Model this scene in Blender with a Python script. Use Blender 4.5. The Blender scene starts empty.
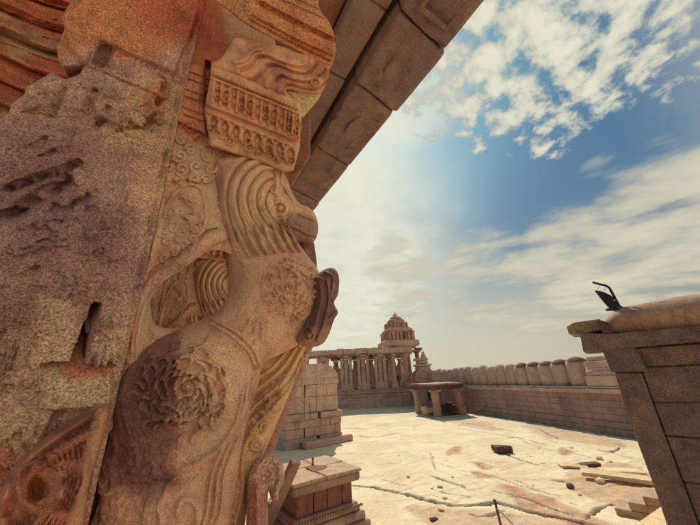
import bpy, math, random
import numpy as np
from mathutils import Vector, Matrix, noise as mnoise

# ------------------------------------------------------------------ scene, camera
SC = bpy.context.scene
COL = SC.collection
FPX = 290.0
PITCH = math.radians(21.8); ROLL = math.radians(2.6)
EYE = 2.8
_f = np.array([0, math.cos(PITCH), math.sin(PITCH)])
_r0 = np.array([1.0, 0, 0]); _u0 = np.array([0, -math.sin(PITCH), math.cos(PITCH)])
_R = math.cos(ROLL)*_r0 - math.sin(ROLL)*_u0
_U = math.sin(ROLL)*_r0 + math.cos(ROLL)*_u0
YAW = math.radians(31)
_n = np.array([math.cos(YAW), math.sin(YAW), 0.0])
_t = np.array([-math.sin(YAW), math.cos(YAW), 0.0])

def ray(u, v): return _R*(u-350) + _U*(262.5-v) + _f*FPX
def G(u, v, z=0.0):
    d = ray(u, v); k = (z-EYE)/d[2]; return (d[0]*k, d[1]*k, z)
def Y(u, v, y):
    d = ray(u, v); k = y/d[1]; return (d[0]*k, y, EYE+d[2]*k)
def HZ(u, v, base):            # height of the pixel above a known ground point (same distance)
    d = ray(u, v); k = math.hypot(base[0], base[1])/math.hypot(d[0], d[1]); return EYE+d[2]*k
def T(u, v, t, tl=None):       # point of the view on the porch plane at distance t (leaning by tl) : (s, t, z)
    d = ray(u, v)
    if tl: k = (t-tl[0]*(EYE-tl[1]))/(float(d@_t)+tl[0]*d[2]); t = k*float(d@_t)
    else: k = t/float(d@_t)
    return (float(d@_n)*k, t, EYE+d[2]*k)
def ST(s, t, z): return (s*_n[0]+t*_t[0], s*_n[1]+t*_t[1], z)

cd = bpy.data.cameras.new('camera'); cam = bpy.data.objects.new('camera', cd); COL.objects.link(cam)
cd.sensor_width = 36; cd.sensor_fit = 'HORIZONTAL'; cd.lens = FPX/700*36; cd.clip_start = 0.02; cd.clip_end = 2000
M4 = Matrix(((_R[0], _U[0], -_f[0], 0), (_R[1], _U[1], -_f[1], 0), (_R[2], _U[2], -_f[2], EYE), (0, 0, 0, 1)))
cam.matrix_world = M4
SC.camera = cam
SC.view_settings.view_transform = 'Standard'; SC.view_settings.look = 'None'
SC.view_settings.gamma = 1; SC.view_settings.exposure = 0.25
SC.view_settings.use_curve_mapping = False
SC.cycles.use_denoising = True
SC.cycles.max_bounces = 8; SC.cycles.diffuse_bounces = 5

def lin(c):
    return tuple(((x/255)/12.92 if x/255 <= 0.04045 else ((x/255+0.055)/1.055)**2.4) for x in c)

# ------------------------------------------------------------------ tagging helpers
def tag(o, label=None, cat=None, group=None, kind=None):
    if label: o['label'] = label
    if cat: o['category'] = cat
    if group: o['group'] = group
    if kind: o['kind'] = kind
    return o
def empty(name, loc, rz=0.0, **k):
    o = bpy.data.objects.new(name, None); COL.objects.link(o)
    o.location = loc; o.rotation_euler = (0, 0, rz); o.empty_display_size = 0.2
    return tag(o, **k)
def link(name, me, mat, parent=None, smooth=False, **k):
    if smooth:
        me.polygons.foreach_set('use_smooth', [True]*len(me.polygons))
    o = bpy.data.objects.new(name, me); COL.objects.link(o)
    if mat: me.materials.append(mat)
    if parent is not None: o.parent = parent
    return tag(o, **k)
def kids(o): return [c for c in bpy.data.objects if c.parent == o]
def copy_tree(o, parent=None):
    c = o.copy(); COL.objects.link(c); c.parent = parent
    for ch in kids(o): copy_tree(ch, c)
    return c

# ------------------------------------------------------------------ materials
def nd(nt, typ, **k):
    n = nt.nodes.new(typ)
    for a, b in k.items(): setattr(n, a, b)
    return n
def stone(name, base, var, dark, grain=180.0, grainamp=0.5, stain=1.2, bump=0.5, rough=0.9, tint=False, weather=None, bumpd=0.01, sobj=False):
    """granite: base colour, slow stains toward var and dark, grains, bump"""
    m = bpy.data.materials.new(name); m.use_nodes = True; nt = m.node_tree; nt.nodes.clear()
    out = nd(nt, 'ShaderNodeOutputMaterial'); b = nd(nt, 'ShaderNodeBsdfPrincipled')
    b.inputs['Roughness'].default_value = rough
    b.inputs['Specular IOR Level'].default_value = 0.25
    nt.links.new(b.outputs[0], out.inputs[0])
    if sobj:
        geo = nd(nt, 'ShaderNodeTexCoord'); P = geo.outputs['Object']
    else:
        geo = nd(nt, 'ShaderNodeNewGeometry'); P = geo.outputs['Position']
    def noi(scale, det=6, rg=0.6, dist=0.0):
        n = nd(nt, 'ShaderNodeTexNoise'); n.inputs['Scale'].default_value = scale; n.inputs['Detail'].default_value = det
        n.inputs['Roughness'].default_value = rg; n.inputs['Distortion'].default_value = dist
        nt.links.new(P, n.inputs['Vector']); return n.outputs['Fac']
    def ramp(x, a, c, ca=(0, 0, 0, 1), cc=(1, 1, 1, 1)):
        r = nd(nt, 'ShaderNodeValToRGB'); r.color_ramp.elements[0].position = a; r.color_ramp.elements[1].position = c
        r.color_ramp.elements[0].color = ca; r.color_ramp.elements[1].color = cc
        nt.links.new(x, r.inputs[0]); return r.outputs[0]
    def mix(f, a, c, typ='MIX'):
        x = nd(nt, 'ShaderNodeMix', data_type='RGBA', blend_type=typ)
        if isinstance(f, float): x.inputs[0].default_value = f
        else: nt.links.new(f, x.inputs[0])
        for i, s in ((6, a), (7, c)):
            if isinstance(s, tuple): x.inputs[i].default_value = (*s[:3], 1)
            else: nt.links.new(s, x.inputs[i])
        return x.outputs[2]
    c0 = base
    if tint:
        at = nd(nt, 'ShaderNodeAttribute', attribute_name='tint'); c0 = at.outputs['Color']
    col = mix(ramp(noi(stain, 7, 0.65, 0.6), 0.42, 0.66), c0, mix(0.55 if tint else 1.0, c0, var))
    col = mix(ramp(noi(stain*2.7, 8, 0.7, 0.3), 0.52, 0.75), col, mix(0.5 if tint else 0.85, col, dark))
    if weather:
        col = mix(ramp(noi(stain*0.6, 6, 0.6, 1.0), 0.55, 0.68), col, weather)
    g1 = ramp(noi(grain, 5, 0.8), 0.34, 0.66, (1-grainamp*1.05, 1-grainamp*1.18, 1-grainamp*1.12, 1), (1+grainamp*1.15, 1+grainamp*1.15, 1+grainamp*1.05, 1))
    # rain streaks running down, and places where the grain is rubbed smooth
    mp = nd(nt, 'ShaderNodeMapping'); mp.inputs['Scale'].default_value = (1, 1, .12); nt.links.new(P, mp.inputs['Vector'])
    sn = nd(nt, 'ShaderNodeTexNoise'); sn.inputs['Scale'].default_value = stain*5; sn.inputs['Detail'].default_value = 7; sn.inputs['Roughness'].default_value = .65; nt.links.new(mp.outputs[0], sn.inputs['Vector'])
    col = mix(ramp(sn.outputs['Fac'], .52, .74, cc=(.55, .55, .55, 1)), col, mix(1.0, col, (.42, .36, .38), 'MULTIPLY'))
    g1 = mix(ramp(noi(stain*1.9, 5, .6, .4), .40, .62, ((.75 if grain == 120 else .35),)*3+(1,)), (1.0, 1.0, 1.0), g1)
    col = mix(1.0, col, g1, 'MULTIPLY')
    vo = nd(nt, 'ShaderNodeTexVoronoi'); vo.inputs['Scale'].default_value = grain*0.9; nt.links.new(P, vo.inputs['Vector'])
    sp = ramp(vo.outputs['Distance'], 0.10, 0.30, (1-grainamp*0.8,)*3+(1,), (1.06,)*3+(1,))
    col = mix(1.0, col, sp, 'MULTIPLY')
    nt.links.new(col, b.inputs['Base Color'])
    bp = nd(nt, 'ShaderNodeBump'); bp.inputs['Strength'].default_value = bump; bp.inputs['Distance'].default_value = bumpd
    ad = nd(nt, 'ShaderNodeMath', operation='ADD'); nt.links.new(noi(grain*0.25, 8, 0.75), ad.inputs[0])
    mu = nd(nt, 'ShaderNodeMath', operation='MULTIPLY'); nt.links.new(noi(grain*0.05, 5, 0.6), mu.inputs[0]); mu.inputs[1].default_value = 1.5
    nt.links.new(mu.outputs[0], ad.inputs[1]); nt.links.new(ad.outputs[0], bp.inputs['Height'])
    nt.links.new(bp.outputs[0], b.inputs['Normal'])
    return m
def plain(name, c, rough=0.6, metal=0.0):
    m = bpy.data.materials.new(name); m.use_nodes = True; nt = m.node_tree
    b = nt.nodes['Principled BSDF']; b.inputs['Roughness'].default_value = rough; b.inputs['Metallic'].default_value = metal
    n = nt.nodes.new('ShaderNodeTexNoise'); n.inputs['Scale'].default_value = 12; n.inputs['Detail'].default_value = 6
    r = nt.nodes.new('ShaderNodeValToRGB')
    r.color_ramp.elements[0].position = 0.3; r.color_ramp.elements[1].position = 0.7
    r.color_ramp.elements[0].color = (*[x*0.6 for x in c], 1); r.color_ramp.elements[1].color = (*[min(1, x*1.2) for x in c], 1)
    g = nt.nodes.new('ShaderNodeNewGeometry')
    nt.links.new(g.outputs['Position'], n.inputs['Vector']); nt.links.new(n.outputs['Fac'], r.inputs[0]); nt.links.new(r.outputs[0], b.inputs['Base Color'])
    return m

M_CARVE = stone('carved_granite', (.4, .3, .2), lin((150, 105, 95)), lin((112, 72, 58)), grain=120, grainamp=0.86, stain=2.2, bump=0.9, tint=True, bumpd=0.014, sobj=True)
M_FINE = stone('fine_carved_granite', (.4, .3, .2), lin((150, 110, 98)), lin((112, 76, 62)), grain=200, grainamp=0.46, stain=2.6, bump=0.7, tint=True, bumpd=0.008, sobj=True)
M_BODY = stone('worn_carved_granite', (.4, .3, .2), lin((150, 110, 98)), lin((108, 70, 60)), grain=140, grainamp=0.56, stain=2.4, bump=0.8, tint=True, bumpd=0.011, sobj=True)
M_EAVE = stone('eave_granite', lin((140, 118, 118)), lin((166, 138, 126)), lin((92, 72, 78)), grain=70, grainamp=0.40, stain=1.6, bump=0.6, bumpd=0.02, weather=lin((150, 116, 100)))
M_CEIL = stone('ceiling_granite', lin((160, 112, 92)), lin((120, 80, 72)), lin((70, 48, 50)), grain=80, grainamp=0.4, stain=2, bump=0.6, bumpd=0.02)
M_FAR = stone('temple_granite', lin((176, 146, 132)), lin((194, 166, 146)), lin((122, 92, 86)), grain=14, grainamp=0.3, stain=0.5, bump=0.6, bumpd=0.06)
M_BRICK = stone('weathered_brick', lin((172, 130, 114)), lin((190, 154, 134)), lin((118, 82, 76)), grain=18, grainamp=0.35, stain=0.9, bump=0.7, bumpd=0.08)
M_WALL = stone('wall_granite', lin((150, 122, 114)), lin((172, 142, 128)), lin((106, 80, 78)), grain=16, grainamp=0.34, stain=0.6, bump=0.6, bumpd=0.04, weather=lin((158, 116, 98)))
M_WALLB = stone('base_course_granite', lin((116, 88, 84)), lin((150, 102, 84)), lin((76, 56, 60)), grain=16, grainamp=0.4, stain=0.9, bump=0.6, bumpd=0.05)
M_MERL = stone('merlon_granite', lin((184, 154, 136)), lin((202, 174, 150)), lin((128, 98, 88)), grain=16, grainamp=0.3, stain=0.8, bump=0.6, bumpd=0.04)
M_NEAR = stone('near_wall_granite', lin((128, 106, 102)), lin((156, 130, 116)), lin((84, 66, 70)), grain=48, grainamp=0.55, stain=2.6, bump=1.0, bumpd=0.045, weather=lin((150, 118, 100)))
M_PED = stone('pedestal_granite', lin((150, 122, 112)), lin((176, 148, 126)), lin((110, 76, 68)), grain=50, grainamp=0.35, stain=1.6, bump=0.7, bumpd=0.02)
M_RED = stone('red_granite', lin((128, 88, 78)), lin((150, 98, 80)), lin((92, 62, 60)), grain=50, grainamp=0.35, stain=2.5, bump=0.6, bumpd=0.02)
M_PALE = stone('pale_slab_stone', lin((222, 198, 156)), lin((206, 172, 128)), lin((170, 126, 96)), grain=30, grainamp=0.25, stain=1.2, bump=0.5, bumpd=0.02)
M_STEP = stone('step_stone', lin((172, 142, 120)), lin((190, 160, 132)), lin((128, 96, 82)), grain=30, grainamp=0.3, stain=1.5, bump=0.6, bumpd=0.02)
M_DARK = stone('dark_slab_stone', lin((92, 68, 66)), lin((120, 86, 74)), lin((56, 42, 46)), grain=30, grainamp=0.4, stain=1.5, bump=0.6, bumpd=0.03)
M_BLACK = plain('black_painted_metal', lin((30, 24, 36)), 0.45)
M_IRON = plain('rusty_iron', lin((86, 62, 54)), 0.7)
M_ROPE = plain('white_rope', lin((226, 214, 196)), 0.9)
M_GLASS = plain('lamp_glass', lin((60, 60, 70)), 0.1)

# ------------------------------------------------------------------ mesh collector
class MB:
    def __init__(s): s.v = []; s.f = []
    def add(s, vs, fs):
        k = len(s.v); s.v += [tuple(map(float, x)) for x in vs]; s.f += [tuple(i+k for i in f) for f in fs]
    def box(s, c, size, ch=0.01, rz=0.0, jit=0.0, M=None, taper=1.0):
        hx, hy, hz = [x/2 for x in size]; ch = min(ch, hx*.6, hy*.6, hz*.6)
        vs = []; idx = {}
        for sx in (-1, 1):
            for sy in (-1, 1):
                for sz in (-1, 1):
                    k = taper if sz > 0 else 1.0
                    j = [random.uniform(-jit, jit) for _ in range(3)]
                    for ax in range(3):
                        p = [sx*(hx-ch)*k, sy*(hy-ch)*k, sz*(hz-ch)]
                        p[ax] += (sx, sy, sz)[ax]*ch
                        idx[(sx, sy, sz, ax)] = len(vs); vs.append([p[i]+j[i] for i in range(3)])
        fs = []
        for ax in range(3):
            o = [i for i in range(3) if i != ax]
            for sg in (-1, 1):
                q = []
                for a_, b_ in ((-1, -1), (1, -1), (1, 1), (-1, 1)):
                    k = [0, 0, 0]; k[ax] = sg; k[o[0]] = a_; k[o[1]] = b_; q.append(idx[(*k, ax)])
                fs.append(q if (sg > 0) == (ax != 1) else q[::-1])
        for ax in range(3):                      # edges along ax
            o = [i for i in range(3) if i != ax]
            for a_ in (-1, 1):
                for b_ in (-1, 1):
                    k0 = [0, 0, 0]; k0[o[0]] = a_; k0[o[1]] = b_; k1 = list(k0); k0[ax] = -1; k1[ax] = 1
                    q = [idx[(*k0, o[0])], idx[(*k1, o[0])], idx[(*k1, o[1])], idx[(*k0, o[1])]]
                    fs.append(q)
        for key in [(a_, b_, c_) for a_ in (-1, 1) for b_ in (-1, 1) for c_ in (-1, 1)]:
            fs.append([idx[(*key, 0)], idx[(*key, 1)], idx[(*key, 2)]])
        cr, sr = math.cos(rz), math.sin(rz)
        w = []
        for x, y, z in vs:
            if M is not None:
                q = M @ Vector((x, y, z)); w.append((q.x+c[0], q.y+c[1], q.z+c[2]))
            else: w.append((x*cr-y*sr+c[0], x*sr+y*cr+c[1], z+c[2]))
        s.add(w, fs); return s
    def lathe(s, prof, n, c=(0, 0, 0), sx=1.0, sy=1.0, rz=0.0, square=0.0, lobes=0, la=0.0):
        vs = []; fs = []
        for r, z in prof:
            for i in range(n):
                a_ = 2*math.pi*i/n; ca, sa = math.cos(a_), math.sin(a_)
                k = 1.0
                if square: k = 1/((abs(ca)**square+abs(sa)**square)**(1/square))
                if lobes: k *= 1+la*math.cos(lobes*a_)
                x, y = r*k*ca*sx, r*k*sa*sy
                vs.append((c[0]+x*math.cos(rz)-y*math.sin(rz), c[1]+x*math.sin(rz)+y*math.cos(rz), c[2]+z))
        m = len(prof)
        for j in range(m-1):
            for i in range(n):
                fs.append((j*n+i, j*n+(i+1) % n, (j+1)*n+(i+1) % n, (j+1)*n+i))
        fs.append(tuple(range(n))[::-1]); fs.append(tuple((m-1)*n+i for i in range(n)))
        s.add(vs, fs); return s
    def tube(s, pts, rad, n=8, closed_ends=True):
        pts = [Vector(p) for p in pts]
        if not hasattr(rad, '__len__'): rad = [rad]*len(pts)
        vs = []; fs = []; up = Vector((0.13, 0.27, 0.95)).normalized()
        for i, p in enumerate(pts):
            d = (pts[min(i+1, len(pts)-1)]-pts[max(i-1, 0)]).normalized()
            a_ = d.cross(up).normalized() if abs(d.dot(up)) < .98 else d.cross(Vector((1, 0, 0))).normalized()
            b_ = d.cross(a_).normalized()
            for k in range(n):
                q = 2*math.pi*k/n; vs.append(p+(a_*math.cos(q)+b_*math.sin(q))*rad[i])
        for i in range(len(pts)-1):
            for k in range(n): fs.append((i*n+k, i*n+(k+1) % n, (i+1)*n+(k+1) % n, (i+1)*n+k))
        fs.append(tuple(range(n))); fs.append(tuple((len(pts)-1)*n+k for k in range(n)))
        s.add(vs, fs); return s
    def extrude(s, poly, off, ch=0.0):
        """poly: list of 3-D points, off: vector"""
        n = len(poly); vs = list(poly)+[tuple(p[i]+off[i] for i in range(3)) for p in poly]
        fs = [tuple(range(n)), tuple(range(n, 2*n))[::-1]]
        for i in range(n): fs.append((i, (i+1) % n, (i+1) % n+n, i+n))
        s.add(vs, fs); return s
    def build(s, name, mat, parent=None, smooth=False, rough=0.0, sub=0, **k):
        me = bpy.data.meshes.new(name); me.from_pydata(s.v, [], s.f); me.validate(); me.update()
        import bmesh
        bm = bmesh.new(); bm.from_mesh(me)
        if sub:
            bmesh.ops.subdivide_edges(bm, edges=bm.edges[:], cuts=sub, use_grid_fill=True)
        bmesh.ops.recalc_face_normals(bm, faces=bm.faces[:])
        if rough:
            for v in bm.verts:
                p = v.co
                v.co = p + mnoise.noise_vector(p*1.3+Vector((7, 3, 1)))*rough + mnoise.noise_vector(p*5)*rough*.5
        bm.to_mesh(me); bm.free()
        return link(name, me, mat, parent, smooth, **k)

# ------------------------------------------------------------------ carved relief surfaces
_rg = np.random.default_rng(5)
_tab = _rg.random((64, 64, 8)).astype(np.float32)
def vnoise(x, y, k=0):
    xi = np.floor(x).astype(int); yi = np.floor(y).astype(int); fx = x-xi; fy = y-yi
    fx = fx*fx*(3-2*fx); fy = fy*fy*(3-2*fy)
    g = lambda a, b: _tab[(xi+a) % 64, (yi+b) % 64, k % 8]
    return (g(0, 0)*(1-fx)+g(1, 0)*fx)*(1-fy)+(g(0, 1)*(1-fx)+g(1, 1)*fx)*fy
def fbm(x, y, sc, o=5, k=0, gain=0.55):
    r = 0; a = 1; tot = 0
    for i in range(o):
        r = r+a*vnoise(x*sc*2**i+17.3*i, y*sc*2**i+5.1*i, k+i); tot += a; a *= gain
    return r/tot-0.5
def smooth(pts, n=8, closed=False):
    P = np.array(pts, float); m = len(P)
    if m < 3: return P
    out = []
    rng = range(m) if closed else range(m-1)
    for i in rng:
        if closed: a, b, c, d = P[(i-1) % m], P[i], P[(i+1) % m], P[(i+2) % m]
        else: a, b, c, d = P[max(i-1, 0)], P[i], P[i+1], P[min(i+2, m-1)]
        for k in range(n):
            t = k/n
            out.append(0.5*((2*b)+(-a+c)*t+(2*a-5*b+4*c-d)*t*t+(-a+3*b-3*c+d)*t**3))
    if not closed: out.append(P[-1])
    return np.array(out)
def seg_near(X, Z, A, B):
    d = B-A; L = d@d+1e-12
    k = np.clip(((X-A[0])*d[0]+(Z-A[1])*d[1])/L, 0, 1)
    px = A[0]+k*d[0]; pz = A[1]+k*d[1]
    return np.hypot(X-px, Z-pz), px, pz, k
class Relief:
    """A carved solid: outline on a plane at distance t, bulging to the viewer's side (-t) and backwards."""
    def __init__(s, outline, t, res=0.004, thick=0.1, R=0.1, back=0.05, edge=0.0, holes=(), sm=True, power=0.5, tilt=None, hsm=True, radial=True):
        s.radial = radial
        s.t = t; s.res = res; s.tilt = tilt; T_ = lambda u, v, t_: T(u, v, t_, tilt)
        cv = lambda pl, k: np.array([[T_(u, v, t)[0], T_(u, v, t)[2]] for u, v in (smooth(pl, 6, True) if k else pl)])
        s.polys = [cv(outline, sm)]+[cv(h, hsm) for h in holes]
        P = s.polys[0]; lo = P.min(0)-res*2; hi = P.max(0)+res*2
        s.xs = np.arange(lo[0], hi[0], res); s.zs = np.arange(lo[1], hi[1], res); s.lo = lo
        s.X, s.Z = np.meshgrid(s.xs, s.zs, indexing='ij')
        D = np.full(s.X.shape, 1e9); NX = s.X.copy(); NZ = s.Z.copy(); ins = np.zeros(s.X.shape, bool)
        for pl in s.polys:
            n = len(pl)
            for i in range(n):
                A = pl[i]; B = pl[(i+1) % n]
                d, px, pz, _ = seg_near(s.X, s.Z, A, B)
                m = d < D; D[m] = d[m]; NX[m] = px[m]; NZ[m] = pz[m]
                if A[1] != B[1]:
                    c = ((A[1] > s.Z) != (B[1] > s.Z)) & (s.X < (B[0]-A[0])*(s.Z-A[1])/(B[1]-A[1])+A[0])
                    ins ^= c
        s.D = np.where(ins, D, -D); s.NX = NX; s.NZ = NZ
        q = np.clip(s.D/R, 0, 1); prof = (1-(1-q)**2)**power
        s.prof = prof; s.H = edge+thick*prof; s.back = back*prof+edge*0.5; s.Hm = s.H.copy()
        s.C = None
    def pt(s, u, v):
        tt = s.t
        for _ in range(3):
            q = T(u, v, tt, s.tilt); i = int(round((q[0]-s.lo[0])/s.res)); j = int(round((q[2]-s.lo[1])/s.res))
            i = min(max(i, 0), s.X.shape[0]-1); j = min(max(j, 0), s.X.shape[1]-1)
            tt = s.t if s.radial else s.t-float(s.Hm[i, j])
        return np.array([q[0], q[2]])
    def win(s, lo, hi):
        i0 = max(int((lo[0]-s.lo[0])/s.res), 0); i1 = min(int((hi[0]-s.lo[0])/s.res)+2, s.X.shape[0])
        j0 = max(int((lo[1]-s.lo[1])/s.res), 0); j1 = min(int((hi[1]-s.lo[1])/s.res)+2, s.X.shape[1])
        return slice(i0, max(i1, i0)), slice(j0, max(j1, j0))
    def _curve(s, Q, w, amp, taper=0.0, kind='g'):
        amp = amp*1.5
        if len(Q) < 2: return
        m = 2.6*w
        W = s.win(Q.min(0)-m, Q.max(0)+m); X = s.X[W]; Z = s.Z[W]
        if X.size == 0: return
        x00, z00 = X[0, 0], Z[0, 0]; wv = getattr(s, 'warp', 0.0016)
        X, Z = X+wv*2*fbm(X, Z, 28, 3, 2), Z+wv*2*fbm(X, Z, 28, 3, 6)
        D = np.full(X.shape, 1e9); K = np.zeros(X.shape); n = len(Q)-1
        for i in range(n):
            A, B = Q[i], Q[i+1]; lo = np.minimum(A, B)-m; hi = np.maximum(A, B)+m
            i0 = max(int((lo[0]-x00)/s.res), 0); i1 = max(int((hi[0]-x00)/s.res)+2, 0)
            j0 = max(int((lo[1]-z00)/s.res), 0); j1 = max(int((hi[1]-z00)/s.res)+2, 0)
            V = (slice(i0, i1), slice(j0, j1))
            if X[V].size == 0: continue
            d, _, _, k = seg_near(X[V], Z[V], A, B)
            mm = d < D[V]; D[V] = np.where(mm, d, D[V]); K[V] = np.where(mm, (i+k)/n, K[V])
        ww = w*(1-taper*np.abs(2*K-1)**2) if taper else w
        g = np.exp(-(D/ww)**2)
        if kind == 'r': g = np.sqrt(np.clip(1-(D/(1.5*ww))**2, 0, 1))
        if wv > .004: g = g*np.clip(.75+2.2*fbm(X, Z, 16, 4, 1), .1, 1.5)
        s.H[W] += amp*g
    def curve(s, pts, w=0.01, amp=0.01, taper=0.0, kind='r', n=6):
        P = smooth(pts, n) if len(pts) > 2 else np.array(pts, float)
        if len(P) == 2: P = np.array([P[0]+(P[1]-P[0])*k/4 for k in range(5)])
        Q = np.array([s.pt(u, v) for u, v in P]); s._curve(Q, w, amp, taper, kind)
    def ring(s, u, v, r, w, amp, ry=None, rot=0, kind='r'):
        ry = ry or r; c, sn = math.cos(rot), math.sin(rot)
        s.curve([(u+r*math.cos(a)*c-ry*math.sin(a)*sn, v+r*math.cos(a)*sn+ry*math.sin(a)*c) for a in np.linspace(0, 2*math.pi, 17)], w, amp, kind=kind, n=2)
    def spiral(s, u, v, r, turns=1.6, w=0.007, amp=0.008, a0=0.0, sg=1, ry=1.0):
        k = np.linspace(0.08, 1, int(10*turns)+4)
        s.curve([(u+r*q*math.cos(a0+sg*q*turns*6.283), v+ry*r*q*math.sin(a0+sg*q*turns*6.283)) for q in k], w, amp, taper=0.3, n=2)
    def dome(s, u, v, r, amp, ry=None, p=1.0, rot=0):
        ry = ry or r; c0 = s.pt(u, v); a = (s.pt(u+r, v)-s.pt(u-r, v))/2; b = (s.pt(u, v+ry)-s.pt(u, v-ry))/2
        det = a[0]*b[1]-a[1]*b[0]; x = s.X-c0[0]; z = s.Z-c0[1]
        p1 = (x*b[1]-z*b[0])/det; p2 = (a[0]*z-a[1]*x)/det
        if rot: p1, p2 = p1*math.cos(rot)+p2*math.sin(rot), -p1*math.sin(rot)+p2*math.cos(rot)
        q_ = amp*np.clip(1-(p1**2+p2**2), 0, 1)**p; s.H += q_
        if abs(amp) > .024 and amp > 0: s.Hm += q_
    def mask(s, poly, soft=0.004, sm=False, wob=0.0, front=True):
        P = smooth(poly, 5, True) if sm else np.array(poly, float)
        Q = np.array([s.pt(u, v) if front else s.pt(u, v) for u, v in P])
        m = soft+wob+s.res*2; W = s.win(Q.min(0)-m, Q.max(0)+m); X = s.X[W]; Z = s.Z[W]
        out = np.zeros(s.X.shape)
        if X.size == 0: return out
        D = np.full(X.shape, 1e9); ins = np.zeros(X.shape, bool); n = len(Q)
        if wob:
            Xo, Zo = X, Z
            X = Xo+fbm(Xo, Zo, 12, 4, 1)*wob*2; Z = Zo+fbm(Xo, Zo, 12, 4, 4)*wob*2
        for i in range(n):
            A, B = Q[i], Q[(i+1) % n]
            D = np.minimum(D, seg_near(X, Z, A, B)[0])
            if A[1] != B[1]: ins ^= ((A[1] > Z) != (B[1] > Z)) & (X < (B[0]-A[0])*(Z-A[1])/(B[1]-A[1])+A[0])
        D = np.where(ins, D, -D); q = np.clip((D+soft)/(2*soft), 0, 1); out[W] = q*q*(3-2*q)
        return out
    def plate(s, poly, amp, soft=0.006, sm=False, wob=0.0):
        q_ = amp*s.mask(poly, soft, sm, wob); s.H += q_; s.Hm += q_
    def fill(s, poly, r=7, seed=0, amp=0.009, w=0.006, squash=1.0, leaves=True):
        """undercut the field and crowd it with scrolls, buds and leaves"""
        rnd = random.Random(seed); P = np.array(poly, float); x0, y0 = P.min(0); x1, y1 = P.max(0)
        def inside(x, y):
            c = False; n = len(P)
            for i in range(n):
                a, b = P[i], P[(i+1) % n]
                if (a[1] > y) != (b[1] > y) and x < (b[0]-a[0])*(y-a[1])/(b[1]-a[1])+a[0]: c = not c
            return c
        pts = []
        for _ in range(900):
            x = rnd.uniform(x0, x1); y = rnd.uniform(y0, y1)
            if inside(x, y) and all((x-a)**2+((y-b)/squash)**2 > (1.55*r)**2 for a, b, in pts): pts.append((x, y))
        for x, y in pts:
            k = rnd.random(); rr = r*rnd.uniform(0.75, 1.1); a = rnd.uniform(0, 6.28)
            if k < 0.5: s.spiral(x, y, rr, rnd.uniform(1.1, 1.7), w, amp, a, rnd.choice((-1, 1)), squash)
            elif k < 0.75:
                s.dome(x, y, rr*.45, amp*1.3, rr*.45*squash, 0.6); s.ring(x, y, rr*.8, w*.7, amp*.8, rr*.8*squash)
            else:
                for q in range(3):
                    b = a+q*.5-.5
                    s.curve([(x-rr*.9*math.cos(b), y-rr*.9*math.sin(b)), (x+rr*.25*math.sin(b), y-rr*.25*math.cos(b)), (x+rr*.9*math.cos(b+.5), y+rr*.9*math.sin(b+.5))], w*.8, amp, 0.6)
    def whorl(s, cx, cy, rx, ry, seed=0, gap=3.6, L=11, w=0.006, amp=0.016, sw=1.0, inner=0.0):
        """a medallion of comma shaped flames swirling round its centre"""
        rnd = random.Random(seed); pts = []
        for _ in range(1500):
            a = rnd.uniform(0, 6.283); q = math.sqrt(rnd.uniform(inner, 1)); x = q*math.cos(a); y = q*math.sin(a)
            if all(((x-b)*rx)**2+((y-c)*ry)**2 > (gap*1.5)**2 for b, c in pts): pts.append((x, y))
        for x, y in pts:
            r0 = math.hypot(x, y); th = math.atan2(y, x)+sw+rnd.uniform(-.35, .35); c = rnd.choice((-1, 1, 1))*rnd.uniform(.15, .5); l = L*rnd.uniform(.6, 1.15)*(1 if r0 < .75 else .7)
            u = cx+x*rx-math.cos(th)*l*.5; v = cy+y*ry-math.sin(th)*l*.5; P = [(u, v)]
            for i in range(9):
                th += c*(.25+(i/6)**2.2); u += math.cos(th)*l/8; v += math.sin(th)*l/8; P.append((u, v))
            s.curve(P, w*rnd.uniform(.8, 1.25), amp*rnd.uniform(.75, 1.25), 0.55, n=2)
    def beads(s, a, b, n, r, amp):
        for k in range(n):
            q = k/(n-1); s.dome(a[0]+(b[0]-a[0])*q, a[1]+(b[1]-a[1])*q, r, amp, p=.6)
    def rough(s, a1=0.012, sc1=6, a2=0.004, sc2=40, k=0, chips=0.0):
        e = np.clip(s.D/0.02, 0.15, 1)
        s.H += a1*1.3*fbm(s.X, s.Z, sc1, 4, k)*e+a2*1.7*fbm(s.X, s.Z, sc2, 3, k+3)*e
        if chips:
            c = fbm(s.X, s.Z, 9, 4, k+1); s.H -= chips*np.clip((c-0.13)/0.06, 0, 1)*e
    # tint ------------------------------------------------------------------
    def base(s, c, c2=None, sc=4, k=2, thr=0.0):
        s.gain = 1.0
        s.C = np.ones(s.X.shape+(3,))*np.array(lin(c))
        if c2: s.stain(None, c2, np.clip((fbm(s.X, s.Z, sc, 5, k)-thr)/0.12+.5, 0, 1))
    def stain(s, poly, c, m=None, soft=0.03, wob=0.03, k=1.0, sm=True):  # lays stone stains, and in places painted shade, into the tint
        if m is None: m = s.mask(poly, soft, sm, wob)
        m = (m*k)[..., None]; s.C = s.C*(1-m)+np.array(lin(c))*m
    def build(s, name, parent, mat=None, origin=(0, 0, 0), fade=True, **kk):
        if s.C is None: s.base((170, 130, 95))
        ins = s.D > 0; nx, nz = s.X.shape
        q = ins[:-1, :-1] | ins[1:, :-1] | ins[1:, 1:] | ins[:-1, 1:]
        X = np.where(ins, s.X, s.NX); Z = np.where(ins, s.Z, s.NZ)
        use = np.zeros((nx, nz), bool); use[:-1, :-1] |= q; use[1:, :-1] |= q; use[1:, 1:] |= q; use[:-1, 1:] |= q
        H = s.H.copy()
        tf = s.t-H
        lean = -s.tilt[0]*(Z-s.tilt[1]) if s.tilt else 0
        tf = tf+lean; tb = s.t+s.back+lean
        tb = np.maximum(tb, tf+0.001)
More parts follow.
